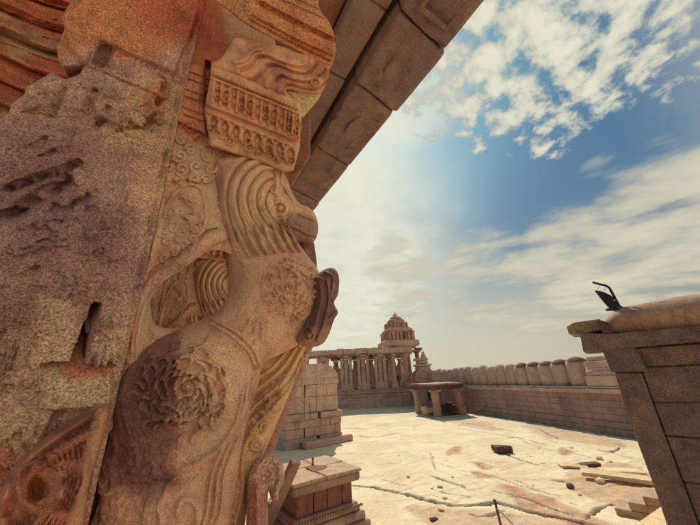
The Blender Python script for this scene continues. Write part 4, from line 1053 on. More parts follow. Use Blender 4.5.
# ------------------------------------------------------------------ tall tower pavilion behind it
td = 38.0; TB = np.array(Y(401, 375, td)[:2]); TL = lambda v: HZ(401, v, TB)
TW = empty('shrine_tower', (TB[0], TB[1], 0), ang+.10, label='tall tiered brick shrine tower raised on slender pillars behind the pavilion', cat='tower')
pxm = td/ray(401, 340)[1]*1.0              # metres per px at that distance
m = MB(); wR = 34*pxm; z346, z341 = TL(347.5), TL(341.5)
m.box((0, 0, (z346+z341)/2), (wR, wR*.9, z341-z346), .12); m.box((0, 0, z346-.12), (wR*.8, wR*.72, .3), .05); m.build('roof_slab', M_FAR, TW, rough=.04)
for sx_, sy_ in ((-1, -1), (1, -1), (1, 1), (-1, 1)):
    m = MB(); x = sx_*wR*.40; y = sy_*wR*.36; hh = z346-.3
    m.box((x, y, hh*.06), (.6, .6, hh*.12), .04); m.lathe([(.27, hh*.12), (.25, hh*.5), (.30, hh*.55), (.24, hh*.6), (.24, hh-.5)], 8, (x, y, 0), rz=.39)
    p_ = m.build('pillar', M_FAR if sx_ < 0 else M_WALLB, TW)
    m = MB(); m.box((x, y, hh-.42), (.6, .6, .2), .05); m.box((x, y, hh-.25), (.95, .95, .2), .08); m.box((x+sx_*.3, y, hh-.05), (.9, .5, .25), .08); m.build('bracket', M_WALLB, p_)
def tier(z0, z1, w, nb, dome=False, mat=M_BRICK):
    m = MB(); m.box((0, 0, (z0+z1)/2), (w*.9, w*.9, z1-z0), .03)
    for fx in range(4):
        a = fx*math.pi/2
        for k in range(nb):
            q = (k-(nb-1)/2)/nb*w*.98
            x, y = q, -w*.46; h = (z1-z0)*(.92 if k % 2 == 0 else .8)
            X = x*math.cos(a)-y*math.sin(a); Yy = x*math.sin(a)+y*math.cos(a)
            m.box((X, Yy, z0+h/2), (w/nb*.62, .3, h), .04, a); m.box((X, Yy, z0+h*.93), (w/nb*.85, .42, .14), .04, a)
    o = m.build('tier', mat, TW, rough=.04); return o
zt = [TL(v) for v in (341.5, 331.5, 329.5, 318, 316, 313)]
w1 = 27.5*pxm; w2 = 18*pxm
t1_ = tier(zt[0], zt[1], w1, 7)
m = MB(); m.box((w1*.12, -w1*.455, (zt[0]+zt[1])/2), (.30, .36, (zt[1]-zt[0])*.72), .02); m.build('niche', M_DARK, t1_)
m = MB(); m.box((0, 0, zt[1]+.08), (w1*.92, w1*.92, .22), .08); m.box((0, 0, zt[1]+.28), (w1*.78, w1*.78, .24), .06); m.build('cornice', M_FAR, TW, rough=.03)
m = MB(); r_ = w2*.5; hh = zt[3]-zt[2]
m.lathe([(r_*1.02, 0), (r_*1.05, hh*.12), (r_*.96, hh*.16), (r_*.95, hh*.42), (r_*1.0, hh*.5), (r_*.93, hh*.6), (r_*.84, hh*.78), (r_*.66, hh*.92), (r_*.5, hh)], 32, (0, 0, zt[2]), square=4.0, lobes=16, la=.03)
m.build('tier', M_BRICK, TW, rough=.05)
for k in range(8):
    a = k*math.pi/4+math.pi/8; m = MB(); rr_ = w2*.60 if k % 2 == 0 else w2*.62
    m.box((math.cos(a)*rr_*.95, math.sin(a)*rr_*.95, zt[2]+.3), (.34, .34, .55), .08, a); m.lathe([(.2, 0), (.14, .2), (.03, .36)], 8, (math.cos(a)*rr_*.95, math.sin(a)*rr_*.95, zt[2]+.55)); m.build('corner_statue', M_BRICK, TW, rough=.03)
m = MB(); m.lathe([(w2*.27, 0), (w2*.33, .12), (w2*.2, .24), (w2*.12, .36), (w2*.13, .5), (.05, .75), (.02, .95)], 16, (0, 0, zt[3]-.05)); m.build('finial', M_FAR, TW, rough=.02)

# second wall closing the courtyard behind the pavilion
E0 = W1+wd*.4; E1 = E0-np.array([26.0, -1.5]); RW = empty('rear_wall', ((E0[0]+E1[0])/2, (E0[1]+E1[1])/2, 0), 0, label='plain far courtyard wall seen between the pillars of the pavilion', cat='wall')
m = MB(); masonry(m, tuple(E1), tuple(E0), .9, [(-.1, .5, .06)]+[(.5+.42*k, .92+.42*k, 0) for k in range(5)]+[(2.6, 2.8, .1)], random.Random(5), (.8, 1.8)); off(m, tuple(RW.location)).build('block_courses', M_WALL, RW)
for i in range(26):
    q = E0+(E1-E0)*(i+.5)/26; m = MB(); m.lathe([(.48, 0), (.49, .5), (.47, .95), (.4, 1.1), (.2, 1.22), (.02, 1.25)], 14, sy=.62, square=2.6); o = m.build('merlon', M_MERL, RW, True, rough=.03); o.location = (q[0]-RW.location[0], q[1]+.45-RW.location[1], 2.78)
# ------------------------------------------------------------------ small shrine between pavilion and wall
sd_ = 31.5; SB = np.array(Y(421.5, 375, sd_)[:2]); SL = lambda v: HZ(421.5, v, SB); pxs = sd_/ray(421, 370)[1]
SH = empty('small_shrine', (SB[0], SB[1], 0), ang+.05, label='small ruined red shrine with arched top and statue finial beside the wall', cat='shrine')
m = MB(); m.box((0, 0, SL(382)/2), (14*pxs, 1.8, SL(382)), .05); m.box((0, 0, SL(381)), (16*pxs, 2.0, .2), .05); m.build('wall', M_FAR, SH, rough=.03)
m = MB(); m.box((.25, -.92, SL(394)), (.42, .1, 1.1), .02); m.build('doorway', M_DARK, SH)
m = MB(); z0 = SL(381)+.08; hh = SL(369.5)-z0; R_ = 7.4*pxs
arc = [(-R_, 0), (-R_*.96, hh*.35), (-R_*.75, hh*.68), (-R_*.4, hh*.92), (0, hh), (R_*.4, hh*.92), (R_*.75, hh*.68), (R_*.96, hh*.35), (R_, 0)]
m.extrude([(x-.1, -.95, z0+z) for x, z in arc], (0, 1.8, 0)); m.build('arched_roof', M_BRICK, SH, rough=.03)
arc2 = [(x*1.12, z*1.1+.02) for x, z in arc]+[(x*.94, z*.94) for x, z in arc[::-1]]
m = MB(); m.extrude([(x-.1, -1.0, z0+z) for x, z in arc2], (0, .2, 0)); m.build('arch_rim', M_FAR, SH, rough=.02)
for k, (v0, v1, w) in enumerate(((371, 366.5, 13), (366.5, 364, 15.5), (364, 360.5, 10), (360.5, 358.5, 11.5))):
    m = MB(); m.box((.25, .1, (SL(v0)+SL(v1))/2), (w*pxs, w*pxs*.8, SL(v1)-SL(v0)-.02), .06); m.build('tier', M_FAR, SH, rough=.04)
m = MB(); m.lathe([(.34, 0), (.36, .1), (.25, .2), (.27, .34), (.14, .5), (.16, .58), (.1, .7), (.02, .78)], 12, (.45, 0, SL(358.8))); m.build('statue', M_FAR, SH, True, rough=.04)
m = MB(); m.lathe([(.26, 0), (.28, .12), (.1, .26), (.02, .34)], 10, (-.42, 0, SL(360.8))); m.build('statue', M_FAR, SH, True, rough=.03)

# ------------------------------------------------------------------ slab roofed pavilion on short pillars
D0 = np.array(G(418.5, 413.5)[:2]); D1 = np.array(G(438, 417)[:2]); D2 = np.array(G(461, 414.5)[:2]); D3 = D0+(D2-D1)
dc = (D0+D1+D2+D3)/4; DP = empty('slab_pavilion', (dc[0], dc[1], 0), 0, label='low open pavilion of rough pillars under one flat slab roof, before the wall', cat='pavilion')
zb_ = HZ(438, 389, D1); 
for i, (p, lean) in enumerate(((D0, .10), (D1, .02), (D2, .10), (D3, .0))):
    m = MB(); hh = zb_-.18; q = p-dc
    n_ = 5
    for k in range(n_):
        z0 = hh*k/n_; z1 = hh*(k+1)/n_; ex = lean*(1-(k+.5)/n_)*1.4 if i != 1 else 0
        w = (.42, .44, .38, .40, .40)[k]
    m.lathe([(.31, -.05), (.30, hh*.25), (.32, hh*.3), (.32, hh*.36), (.27, hh*.4), (.26, hh*.75), (.30, hh*.8), (.27, hh)], 8, (q[0], q[1], 0), rz=.39)
    m.v = [(x+lean*(1-z/hh)*1.2*(1 if i == 2 else .6 if i == 0 else 0), y, z) for x, y, z in m.v]
    o = m.build('pillar', M_BRICK if i else M_FAR, DP, rough=.03)
    m = MB(); m.box((q[0], q[1], hh+.08), (.85, .55, .2), .06, .1); m.build('bracket', M_BRICK, o, rough=.02)
e1 = (D2-D1)/np.linalg.norm(D2-D1); e2 = (D0-D1)/np.linalg.norm(D0-D1)
def quadslab(mb, c4, z0, z1):
    mb.extrude([(x, y, z0) for x, y in c4], (0, 0, z1-z0))
ov = .38
c4 = [D1-dc-(e1+e2)*ov, D2-dc+(e1-e2)*ov, D3-dc+(e1+e2)*ov, D0-dc+(e2-e1)*ov]
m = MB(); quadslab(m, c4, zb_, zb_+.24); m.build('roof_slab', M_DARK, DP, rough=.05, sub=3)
m = MB(); quadslab(m, [x*.96 for x in c4], zb_+.25, zb_+.38); m.build('roof_top', M_FAR, DP, rough=.06, sub=3)
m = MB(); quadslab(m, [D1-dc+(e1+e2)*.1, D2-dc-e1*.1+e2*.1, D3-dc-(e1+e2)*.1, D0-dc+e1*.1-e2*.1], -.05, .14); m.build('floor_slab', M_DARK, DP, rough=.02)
b0 = G(427.5, 414.5)
m = MB(); m.box((0, 0, .26), (.5, .9, .52), .03, 0, jit=.02); o = m.build('square_block', M_PALE, None, rough=.01, label='pale square stone block between the left pillars of the slab pavilion', cat='stone block'); o.location = b0; o.rotation_euler.z = .3
b0 = G(449, 412.5)
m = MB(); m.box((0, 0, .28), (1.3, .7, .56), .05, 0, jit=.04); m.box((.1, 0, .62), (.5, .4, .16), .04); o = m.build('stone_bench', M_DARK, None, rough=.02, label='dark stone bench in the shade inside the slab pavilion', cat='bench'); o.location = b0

# ------------------------------------------------------------------ squat masonry pier, left of the pavilion
K1 = np.array(G(341.5, 441)[:2]); ka = math.radians(36); kx = np.array([math.cos(ka), math.sin(ka)]); 
kw = 2.9; kd = 2.6
ky = np.array([-kx[1], kx[0]])
KC = K1-kx*kw/2+ky*kd/2
BR = empty('masonry_pier', (KC[0], KC[1], 0), ka, label='squat granite block pier with rounded top, behind the beast', cat='pier')
KL = lambda v: HZ(341, v, K1)
rows = [(-.1, KL(432), .03), (KL(432), KL(423), 0), (KL(423), KL(415.5), .02), (KL(415.5), KL(409.5), .10), (KL(409.5), KL(394.5), -.08), (KL(394.5), KL(383), -.10), (KL(383), KL(377.5), -.04)]
for nm, rs in (('lower_courses', rows[:3]), ('ledge', rows[3:4]), ('upper_courses', rows[4:])):
    m = MB(); rr = random.Random(3)
    for z0, z1, pr in rs:
        for sd in range(2):
            pass
        n_ = 4 if z1-z0 < .5 else 3; xs_ = sorted([rr.uniform(.12, .88) for _ in range(n_)]); xs_ = [0]+xs_+[1]
        W_ = kw+2*pr; D_ = kd+2*pr
        for a, b in zip(xs_, xs_[1:]):
            if b-a < .05: continue
            j = rr.uniform(0, .03); m.box((-W_/2+W_*(a+b)/2, 0, (z0+z1)/2), (W_*(b-a)-.008, D_+j, z1-z0-.006), .02, jit=.006)
    m.build(nm, M_MERL if nm == 'upper_courses' else M_FAR, BR, rough=.012)
m = MB(); z0 = KL(377.5); hh = KL(363)-z0; W_ = kw*.94
pr = [(-W_/2, 0), (-W_/2, hh*.25), (-W_*.46, hh*.5), (-W_*.36, hh*.8), (-W_*.2, hh*.96), (0, hh), (W_*.2, hh*.96), (W_*.36, hh*.8), (W_*.46, hh*.5), (W_/2, hh*.25), (W_/2, 0)]
m.extrude([(x, -kd*.48, z0+z) for x, z in pr], (0, kd*.96, 0)); m.build('rounded_top', M_MERL, BR, rough=.03, sub=2)
m = MB(); m.box((.55, -kd/2-.25, .12), (kw*.9, .5, .3), .05, .04, jit=.02); m.build('foot_ledge', M_FAR, BR, rough=.03)

# ------------------------------------------------------------------ stone pedestal near the porch
QF = 6.7
q1 = np.array(Y(369, 520, QF)[:2]); qa = math.radians(36); qx = np.array([math.cos(qa), math.sin(qa)]); qy = np.array([-qx[1], qx[0]])
qc0 = Y(361, 468, QF); zt_ = qc0[2]
qw = 1.42; qd = 1.35
QC = np.array(qc0[:2])-qx*qw/2+qy*qd/2
PD = empty('stone_pedestal', (QC[0], QC[1], 0), qa, label='square moulded pedestal of reddish stone with a flat slab top', cat='pedestal')
print('pedestal', QC, zt_)
m = MB()
for x0_, x1_ in ((-.5, -.1), (-.1, .22), (.22, .5)): m.box(((x0_+x1_)/2*(qw+.22), 0, .17), ((x1_-x0_)*(qw+.22)-.01, qd+.22, .46), .03, jit=.008)
m.build('base_block', M_PED, PD, rough=.012)
m = MB(); m.box((0, 0, .47), (qw+.08, qd+.08, .13), .03); m.box((0, 0, .57), (qw-.06, qd-.06, .09), .04); m.build('base_moulding', M_PED, PD, rough=.01)
m = MB(); rr = random.Random(2)
for k in range(26): m.box((-qw*.48+qw*.96*k/25, -qd/2+.0, .625), (.036, .05, .04), .008)
m.box((0, 0, .63), (qw-.12, qd-.12, .06), .02); m.build('carved_band', M_PED, PD, rough=.004)
m = MB(); dz0, dz1 = .665, zt_-.20
for x0_, x1_ in ((-.5, -.22), (-.22, .02), (.02, .3), (.3, .5)): m.box(((x0_+x1_)/2*(qw-.26), 0, (dz0+dz1)/2), ((x1_-x0_)*(qw-.26)-.012, qd-.26, dz1-dz0), .012, jit=.004)
m.build('dado', M_RED, PD, rough=.006)
m = MB(); m.box((0, 0, zt_-.11), (qw-.02, qd-.02, .15), .03); m.build('cornice', M_PED, PD, rough=.02)
m = MB()
for x0_, x1_, y0_, y1_ in ((-.5, -.05, -.5, .1), (-.05, .5, -.5, -.02), (-.5, .1, .1, .5), (.1, .5, -.02, .5)):
    m.box(((x0_+x1_)/2*(qw+.04), (y0_+y1_)/2*(qd+.04), zt_-.015), ((x1_-x0_)*(qw+.04)-.015, (y1_-y0_)*(qd+.04)-.015, .05), .015, jit=.012)
m.build('top_slab', M_STEP, PD, rough=.02)
m = MB(); m.lathe([(.20, 0), (.19, .015), (.05, .022)], 18, (.05, -.12, zt_+.012), lobes=3, la=.18); m.build('offering_stain', M_RED, PD, rough=.02)
o = MB(); o.lathe([(.03, 0), (.022, .02), (.02, .11), (.028, .12), (.012, .15)], 10); o = o.build('small_lingam', M_PED, None, True, label='tiny upright stone standing on the pedestal top', cat='stone'); 
pp = Vector((QC[0], QC[1], 0))+Vector((qx[0]*.1+qy[0]*.15, qx[1]*.1+qy[1]*.15, zt_+.01)); o.location = pp

# leaning slab left of the pedestal
def beam3(name, P0, P1, w, th, mat, **k):
    P0, P1 = Vector(P0), Vector(P1); z = (P1-P0); L = z.length; z.normalize(); x = Vector(k.pop('side', (1, 0, 0))); x = (x-z*x.dot(z)).normalized(); y = z.cross(x)
    M = Matrix((x, y, z)).transposed(); m = MB(); m.box((0, 0, 0), (w, th, L), .015, M=M, jit=.006); m.v = [(a, b, c+0) for a, b, c in m.v]
    o = m.build(name, mat, None, rough=.008, **k); o.location = (P0+P1)/2; return o
beam3('leaning_slab', G(258, 548, .02), Y(296, 461, 5.5), .17, .10, M_PED, side=(.9, .35, 0), label='narrow stone slab leaning beside the pedestal', cat='stone slab')
# rubble heap below it
for i, (u, v) in enumerate(((281, 484), (277, 497), (284, 476), (275, 512), (287, 506))):
    g = G(u, v+8); m = MB(); rr = random.Random(i); m.box((0, 0, 0), (rr.uniform(.3, .5), .3, .22), .06, rr.uniform(0, 3), jit=.04)
    o = m.build('rubble_stone', M_PALE, None, rough=.03, label='pale broken stone lying behind the leaning slab', cat='stone', group='broken stones behind the leaning slab'); o.location = (g[0], g[1], .1)

# ------------------------------------------------------------------ near wall on the right, with rounded top
NC = np.array(Y(613, 372, 4.6)); ne = np.array([.74, -.672, 0]); nb = np.array([.672, .74, 0])
def NP(u, v, dep=0.0):                     # point of the view on the wall's face, dep metres behind it
    o_ = NC+nb*dep-np.array([0, 0, EYE]); d = ray(u, v); k = float(o_@nb)/float(d@nb); return np.array([d[0]*k, d[1]*k, EYE+d[2]*k])
def slabN(mb, px, d0, d1):
    P = [NP(u, v, d0)-np.array(NO) for u, v in px]; mb.extrude([tuple(p) for p in P], tuple(nb*(d1-d0)))
NO = (float(NC[0]+ne[0]), float(NC[1]+ne[1]), 0.0)
NW = empty('near_wall', NO, 0, label='tall dark granite wall with a rounded red top at the right edge', cat='wall')
def ln(a, b, u): return a[1]+(b[1]-a[1])*(u-a[0])/(b[0]-a[0])
RX = 790
def zface(u, v, dep=0): return NP(u, v, dep)
# body blocks: real wall face made of courses (built in wall coordinates)
def wx(p): return float((p-NC)@ne)
zs = [NP(613, 350)[2], NP(648, 366.5)[2], NP(652, 401.5)[2], NP(666, 436.5)[2], NP(680, 482)[2]]
print('near wall z', NC, zs, 'x pil', wx(NP(641, 372)))
pw = wx(NP(641, 374)); XL = 3.6; TH = 1.1
def nbox(mb, x0, x1, z0, z1, d0, d1, ch=.012, jit=.003):
    c = NC+ne*(x0+x1)/2+nb*(d0+d1)/2; mb.box((c[0]-NO[0], c[1]-NO[1], (z0+z1)/2), (x1-x0, d1-d0, z1-z0), ch, math.atan2(ne[1], ne[0]), jit=jit)
rr = random.Random(6)
m = MB(); levels = [-.05, .34, .72, 1.12]+sorted(zs[1:])[0:0]
lv = [-.05]+[z for z in [zs[4]-.42, zs[4]-.0, zs[3], zs[2], zs[1]-.0] if z > 0.2]
for z0, z1 in zip(lv, lv[1:]):
    x = pw+.012-rr.uniform(0, .5)*0
    while x < XL:
        w = rr.uniform(.9, 1.5); nbox(m, x, min(x+w, XL)-.008, z0+.004, z1-.004, .02+rr.uniform(0, .012), TH, .014); x += w
m.build('block_courses', M_NEAR, NW, rough=.022, sub=3)
m = MB(); nbox(m, .1, XL, -.05, NP(650, 345)[2]+.05, .08, TH-.05, .01); m.build('core', M_DARK, NW)
m = MB(); nbox(m, 0, pw, -.05, NP(613, 373)[2], 0, TH, .016); m.build('corner_pilaster', M_NEAR, NW, rough=.018, sub=5)
m = MB(); nbox(m, pw+.02, XL, zs[1]+.004, NP(650, 346.5)[2]-.004, .015, TH, .015); m.build('upper_course', M_NEAR, NW, rough=.02, sub=5)
m = MB(); slabN(m, [(601, 348.5), (634, 347), (646, 371), (610, 373)], -.06, TH*.7); m.build('corner_capital', M_NEAR, NW, rough=.022, sub=4)
m = MB(); slabN(m, [(580, 334), (612, 334.5), (RX, 315), (RX, 333), (640, 346.5), (583, 352)], -.12, TH); m.build('cornice', M_NEAR, NW, rough=.022, sub=8)
# rounded top: barrel of plaster
m = MB(); sect = []
p0 = NP(611, 334, -.05); p1 = NP(RX, 314, -.05); ztop0 = NP(622, 304.5, .35)[2]; zbot = p0[2]; hb = ztop0-zbot
xs_ = np.linspace(wx(p0), XL, 26); vs = []; fs = []; K = 12
for i, x in enumerate(xs_):
    e = (.55, .86, .97)[i] if i < 3 else 1
    for k in range(K+1):
        a = math.pi*k/K; dd = -.05+(TH+.05)*(1-math.cos(a))/2; zz = zbot-.0+hb*(math.sin(a)**.45)*e
        c = NC+ne*(x+.0)+nb*dd; vs.append((c[0]-NO[0], c[1]-NO[1], zz))
for i in range(len(xs_)-1):
    for k in range(K): fs.append((i*(K+1)+k, i*(K+1)+k+1, (i+1)*(K+1)+k+1, (i+1)*(K+1)+k))
    fs.append((i*(K+1)+K, i*(K+1), (i+1)*(K+1), (i+1)*(K+1)+K))
fs.append(tuple(range(K+1))); fs.append(tuple((len(xs_)-1)*(K+1)+k for k in range(K+1)))
m.add(vs, fs); m.build('rounded_top', stone('red_plaster', lin((166, 128, 106)), lin((190, 152, 122)), lin((112, 84, 78)), grain=45, grainamp=.35, stain=2.2, bump=.7, bumpd=.02), NW, True, rough=.035)
m = MB(); slabN(m, [(598, 320), (607, 322), (613, 335), (603, 335)], -.1, .6); m.build('end_block', M_DARK, NW, rough=.01)
m = MB(); slabN(m, [(567, 327), (574, 323), (600, 319.5), (604, 330), (583, 334), (569, 334)], .0, .65)
o = off(m, (0, 0, 0)).build('loose_slab', stone('lichen_slab', lin((158, 134, 104)), lin((190, 160, 120)), lin((110, 84, 72)), grain=40, grainamp=.4, stain=3, bump=.8, bumpd=.02), None, rough=.012, sub=2, label='flat grey slab jutting out over the end of the near wall', cat='stone slab')
o.location = NO

# floodlight on the wall top
FLp = NP(614, 308, .3)
FD = empty('floodlight', tuple(FLp), 0, label='black floodlight tilted up on its bent arm on the wall top', cat='lamp')
def fp(u, v, d=.3): return tuple(NP(u, v, d)-FLp)
m = MB(); m.tube([fp(592.5, 282.2), fp(600, 284.3), fp(606, 285.6), fp(609.5, 288), (fp(612, 292.5)), fp(616, 300), fp(619.5, 306.5)], .018, 8); m.build('arm', M_BLACK, FD, True)
hp_ = [(594.5, 290), (603, 291.5), (611, 295.3), (617, 301), (619, 305.5), (612, 308.2), (609, 307.5), (604.5, 302.5), (600, 297)]
m = MB(); P = [fp(u, v, .18) for u, v in hp_]; m.extrude(P, tuple(nb*.26)); m.build('housing', M_BLACK, FD, rough=.006, sub=1)
m = MB(); m.box(fp(614, 308.5), (.16, .16, .05), .01); m.build('foot', M_BLACK, FD)
for a, b in (((600, 284.6), (597.5, 289.8)), ((605.5, 286.5), (604.5, 291))): 
    m = MB(); m.tube([fp(*a), fp(*b)], .003, 5); m.build('wire', M_IRON, FD)
m = MB(); m.lathe([(.012, 0), (.014, .01), (.004, .014)], 8, fp(614.5, 300.5, .16)); m.build('bolt', M_PALE, FD)

# ------------------------------------------------------------------ steps seen from the side, bottom right
S0 = np.array(G(617, 516)); 
s1 = np.array(G(641, 521)[:2]); 
sa_ = math.radians(-42); sxv = np.array([math.cos(sa_), math.sin(sa_), 0]); syv = np.array([-sxv[1], sxv[0], 0])
SP = empty('stone_steps', tuple(S0), sa_, label='short flight of pale stone steps at the foot of the near wall', cat='steps')
for k in range(5):
    m = MB(); m.box((.02+.30*k+.6, .62, .075+.15*k-.0), (1.2, 1.2, .148), .012, jit=.004) if False else m.box((.25*k+.7, .32, .066+.14*k), (1.4, .64, .137), .012, jit=.004)
    m.build('step', M_STEP, SP, rough=.012, sub=2)
m = MB(); P_ = [np.array(G(u, v, .30))-np.array(G(652, 520, 0)) for u, v in ((640, 521), (661, 507), (676, 522), (664, 548))]
m.extrude([tuple(p) for p in P_], (0, 0, -.34)); o = m.build('pale_block', M_PALE, None, rough=.01, label='pale triangular block in front of the steps at the bottom right', cat='stone block'); o.location = G(652, 520, 0)
# loose slabs and stones lying in the court
def lying(u0, v0, L, w, th, rz, tilt, mat, lb, nm='stone_slab', cat='stone slab', z=0, grp=None, tx=0):
    g = G(u0, v0); m = MB(); m.box((0, 0, 0), (L, w, th), min(.03, th*.3), 0, jit=th*.12); o = m.build(nm, mat, None, rough=th*.12, sub=1, label=lb, cat=cat, group=grp)
    o.location = (g[0], g[1], z+th/2); o.rotation_euler = (tx, tilt, rz); return o
lying(620, 483, 1.55, .32, .09, -.56, .03, M_PALE, 'long pale slab propped on a stone near the steps', z=.10, tx=.22)
lying(601, 484, .2, .16, .12, .4, 0, M_PALE, 'little pale stone propping the long slab', nm='prop_stone', cat='stone')
lying(622, 473, 1.0, .5, .07, -.3, 0, M_PALE, 'thin pale slab lying flat behind the long propped slab', z=.01)
lying(503, 452.5, .62, .5, .20, .05, .03, M_DARK, 'dark rectangular slab alone in the middle of the courtyard', z=.02)
lying(574, 468, .75, .4, .06, -.2, .05, M_PALE, 'flat broken slab at the edge of the reddish soil', z=.02)
lying(589, 466.5, .6, .3, .07, -.1, -.06, M_DARK, 'dark flat stone beside the reddish soil', z=.02)
lying(571, 488.5, .17, .14, .11, .4, 0, M_DARK, 'small dark pointed stone on the pale rock', nm='small_stone', cat='stone')
lying(600, 460, .2, .16, .1, .9, 0, M_PALE, 'small pale stone beyond the broken slabs', nm='small_stone', cat='stone')
lying(434, 520.5, .16, .10, .05, .2, 0, M_DARK, 'small dark stone left of the iron post', nm='small_stone', cat='stone')
rr = random.Random(21)
chip = None
for k in range(46):
    u = rr.uniform(390, 645); v = rr.uniform(425, 518); g = G(u, v); s_ = rr.choice((.02, .03, .035, .05, .08))
    m = MB(); m.box((0, 0, 0), (s_*1.5, s_, s_*.6), s_*.2, 0, jit=s_*.15)
    o = m.build('rock_chip', M_PALE if k % 9 else M_DARK, None, rough=s_*.2, label='little rock chip scattered on the courtyard rock', cat='rock chip', group='rock chips scattered on the courtyard')
    o.location = (g[0], g[1], s_*.2); o.rotation_euler.z = rr.uniform(0, 6)
# iron post and rope
p0 = G(505, 541); pt_ = HZ(494, 500, p0); p1 = Y(494.5, 500, p0[1]); 
IP = MB(); IP.tube([(0, 0, -.05), (p1[0]-p0[0], 0, p1[2]-p0[2])], .022, 8); IP.lathe([(.03, 0), (.03, .03)], 8, (p1[0]-p0[0], 0, p1[2]-.02))
o = IP.build('iron_post', M_IRON, None, label='thin rusty iron post leaning at the bottom edge', cat='post'); o.location = p0
a = Y(497, 508, p0[1]-.02); b = G(560, 556); m = MB(); n_ = 14
m.tube([(a[0]+(b[0]-a[0])*q-a[0], (b[1]-a[1])*q, (b[2]+.02-a[2])*q-.10*math.sin(q*math.pi)) for q in np.linspace(0, 1, n_)], .017, 6)
o = m.build('rope', M_ROPE, None, True, label='white rope running down from the iron post to the right', cat='rope'); o.location = a

# ------------------------------------------------------------------ sun, sky
SUN_AZ = math.radians(1)                # measured from straight ahead, clockwise
SUN_EL = math.radians(47)
sl = bpy.data.lights.new('sun', 'SUN'); so_ = bpy.data.objects.new('sun', sl); COL.objects.link(so_)
sl.energy = 3.6; sl.angle = math.radians(0.6); sl.color = (1.0, .92, .78)
sv = Vector((math.sin(SUN_AZ)*math.cos(SUN_EL), math.cos(SUN_AZ)*math.cos(SUN_EL), math.sin(SUN_EL)))
so_.rotation_euler = sv.to_track_quat('Z', 'Y').to_euler()
wd_ = bpy.data.worlds.new('World'); SC.world = wd_; wd_.use_nodes = True; nt = wd_.node_tree; nt.nodes.clear()
wo = nd(nt, 'ShaderNodeOutputWorld'); bg = nd(nt, 'ShaderNodeBackground'); nt.links.new(bg.outputs[0], wo.inputs[0])
SKY_S = 0.13
bg.inputs['Strength'].default_value = SKY_S
sky = nd(nt, 'ShaderNodeTexSky'); sky.sky_type = 'NISHITA'; sky.sun_disc = False; sky.sun_elevation = SUN_EL; sky.sun_rotation = SUN_AZ
sky.air_density = 1.0; sky.dust_density = 2.0; sky.ozone_density = 1.2
tc = nd(nt, 'ShaderNodeTexCoord'); DIR = tc.outputs['Generated']
def vdot(vec):
    x = nd(nt, 'ShaderNodeVectorMath', operation='DOT_PRODUCT'); nt.links.new(DIR, x.inputs[0]); x.inputs[1].default_value = tuple(vec); return x.outputs['Value']
def mth(op, a, b=None, c=None, cl=False):
    x = nd(nt, 'ShaderNodeMath', operation=op); x.use_clamp = cl
    for i, s in enumerate((a, b, c)):
        if s is None: continue
        if isinstance(s, (int, float)): x.inputs[i].default_value = s
        else: nt.links.new(s, x.inputs[i])
    return x.outputs[0]
def wramp(x, a, b):
    r = nd(nt, 'ShaderNodeMapRange'); r.interpolation_type = 'SMOOTHSTEP'; nt.links.new(x, r.inputs[0]); r.inputs[1].default_value = a; r.inputs[2].default_value = b; return r.outputs[0]
def wmix(f, a, b, typ='MIX'):
    x = nd(nt, 'ShaderNodeMix', data_type='RGBA', blend_type=typ)
    if isinstance(f, (int, float)): x.inputs[0].default_value = f
    else: nt.links.new(f, x.inputs[0])
    for i, s in ((6, a), (7, b)):
        if isinstance(s, tuple): x.inputs[i].default_value = (*s[:3], 1)
        else: nt.links.new(s, x.inputs[i])
    return x.outputs[2]
def blob(u, v, r0, r1):                    # soft region of the sky round a direction, angular radii in degrees
    d = ray(u, v); d = d/np.linalg.norm(d); return wramp(vdot(d), math.cos(math.radians(r1)), math.cos(math.radians(r0)))
sep = nd(nt, 'ShaderNodeSeparateXYZ'); nt.links.new(DIR, sep.inputs[0]); dz = sep.outputs['Z']
zc = mth('MAXIMUM', dz, 0.0); den = mth('ADD', zc, 0.14)
cx2 = mth('DIVIDE', sep.outputs['X'], den); cy2 = mth('DIVIDE', sep.outputs['Y'], den)
def cvec(a, kx_, ky_):
    c = nd(nt, 'ShaderNodeCombineXYZ')
    x = mth('ADD', mth('MULTIPLY', cx2, math.cos(a)*kx_), mth('MULTIPLY', cy2, math.sin(a)*kx_)); y = mth('ADD', mth('MULTIPLY', cx2, -math.sin(a)*ky_), mth('MULTIPLY', cy2, math.cos(a)*ky_))
    nt.links.new(x, c.inputs[0]); nt.links.new(y, c.inputs[1]); return c.outputs[0]
def wnoise(vec, sc, det=6, rg=.55, dist=0.0):
    n = nd(nt, 'ShaderNodeTexNoise'); n.inputs['Scale'].default_value = sc; n.inputs['Detail'].default_value = det; n.inputs['Roughness'].default_value = rg; n.inputs['Distortion'].default_value = dist
    nt.links.new(vec, n.inputs['Vector']); return n.outputs['Fac']
def L_(c): return tuple(x/SKY_S/2**.25 for x in lin(c))
hor = wramp(dz, 0.50, 0.03)                # 1 at the horizon
blue = wmix(wramp(dz, .25, .85), L_((80, 126, 146)), L_((52, 126, 154)))
blue = wmix(blob(440, 120, 3, 22), blue, L_((88, 158, 178)))
blue = wmix(mth('MULTIPLY', blob(640, 150, 4, 26), .6), blue, L_((50, 94, 132)))
col = wmix(0.14, blue, sky.outputs[0])
glow = wramp(vdot(tuple(sv)), math.cos(math.radians(18)), math.cos(math.radians(1)))
glow = mth('MULTIPLY', glow, .75)
glow = mth('MAXIMUM', glow, mth('MAXIMUM', mth('MULTIPLY', blob(392, 92, 2, 15), .9), mth('MULTIPLY', mth('POWER', blob(322, 250, 0, 42), 2.4), 1.1)))
glow = mth('MULTIPLY', glow, mth('ADD', .62, mth('MULTIPLY', wnoise(cvec(.5, 1, 1.2), 3.2, 8, .6, .3), .75)), cl=True)
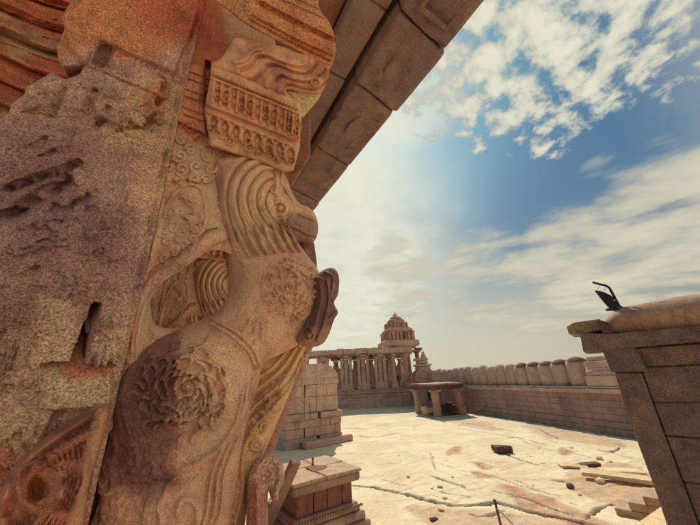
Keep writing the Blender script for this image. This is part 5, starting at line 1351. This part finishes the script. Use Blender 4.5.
hz = mth('POWER', hor, 1.6)
col = wmix(mth('MULTIPLY', hz, .90), col, wmix(wramp(vdot(ray(420, 300)/np.linalg.norm(ray(420, 300))), .80, .99), L_((180, 172, 150)), L_((212, 204, 178))))
# veil of thin cloud toward the sun
veil = wnoise(cvec(.5, 1, 1.6), 2.2, 8, .6, .5)
col = wmix(mth('MULTIPLY', mth('POWER', glow, 1.3), mth('ADD', .42, mth('MULTIPLY', veil, .85)), cl=True), col, L_((236, 234, 210)))
# small heaped cloudlets high up
dn = nd(nt, 'ShaderNodeVectorMath', operation='ADD')
big = wnoise(cvec(.6, 1, 1), 2.3, 4, .55)
cell = wnoise(cvec(.6, 1, 1.15), 12.5, 8, .56, .15)
reg = mth('MAXIMUM', mth('MAXIMUM', blob(520, -10, 12, 27), mth('MULTIPLY', blob(455, 60, 5, 17), .85)), mth('MAXIMUM', mth('MULTIPLY', blob(543, 98, 2.5, 10), .95), mth('MULTIPLY', blob(612, 66, 2.5, 9), .95)))
reg = mth('MAXIMUM', reg, mth('MULTIPLY', blob(640, 15, 6, 16), .75))
reg = mth('MAXIMUM', reg, mth('MULTIPLY', blob(545, 128, 1, 7), .85))
dens = mth('ADD', mth('MULTIPLY', reg, .50), mth('ADD', mth('MULTIPLY', cell, 1.15), mth('MULTIPLY', big, .22)))
c1 = wramp(dens, .99, 1.19)
shade = wramp(dens, 1.02, 1.36)
col = wmix(c1, col, wmix(shade, L_((176, 184, 176)), L_((230, 226, 204))))
# long streaked bank to the right, low
st = wnoise(cvec(-.5, .8, 1.3), 1.6, 7, .54, .5); st2 = wnoise(cvec(-.5, 1, 1.25), 5.0, 7, .55, .3)
reg2 = mth('MAXIMUM', mth('MAXIMUM', blob(690, 225, 6, 17), blob(590, 262, 5, 15)), mth('MAXIMUM', mth('MULTIPLY', blob(490, 278, 4, 15), .85), mth('MULTIPLY', blob(610, 178, 1, 7), .62)))
reg2 = mth('MAXIMUM', reg2, mth('MULTIPLY', blob(400, 275, 3, 14), .8))
reg2 = mth('MAXIMUM', reg2, mth('MULTIPLY', blob(540, 300, 5, 16), .75))
d2 = mth('ADD', mth('MULTIPLY', reg2, .55), mth('ADD', mth('MULTIPLY', st, .8), mth('MULTIPLY', st2, .35)))
c2 = mth('MULTIPLY', wramp(d2, .90, 1.12), .88)
col = wmix(c2, col, wmix(wramp(d2, 1.0, 1.30), L_((198, 194, 174)), L_((226, 218, 192))))
# added bright cloud cover, out of view to the right and behind, as fill light
bk = wramp(vdot((.88, -.42, .22)), .45, .92)
bc = wramp(wnoise(DIR, 2.5, 7, .6, .4), .30, .50)
col = wmix(mth('MULTIPLY', bk, bc), col, L_((235, 222, 200)))
lp = wmix(wramp(dz, -0.02, 0.0), L_((120, 100, 80)), col)
nt.links.new(lp, bg.inputs['Color'])
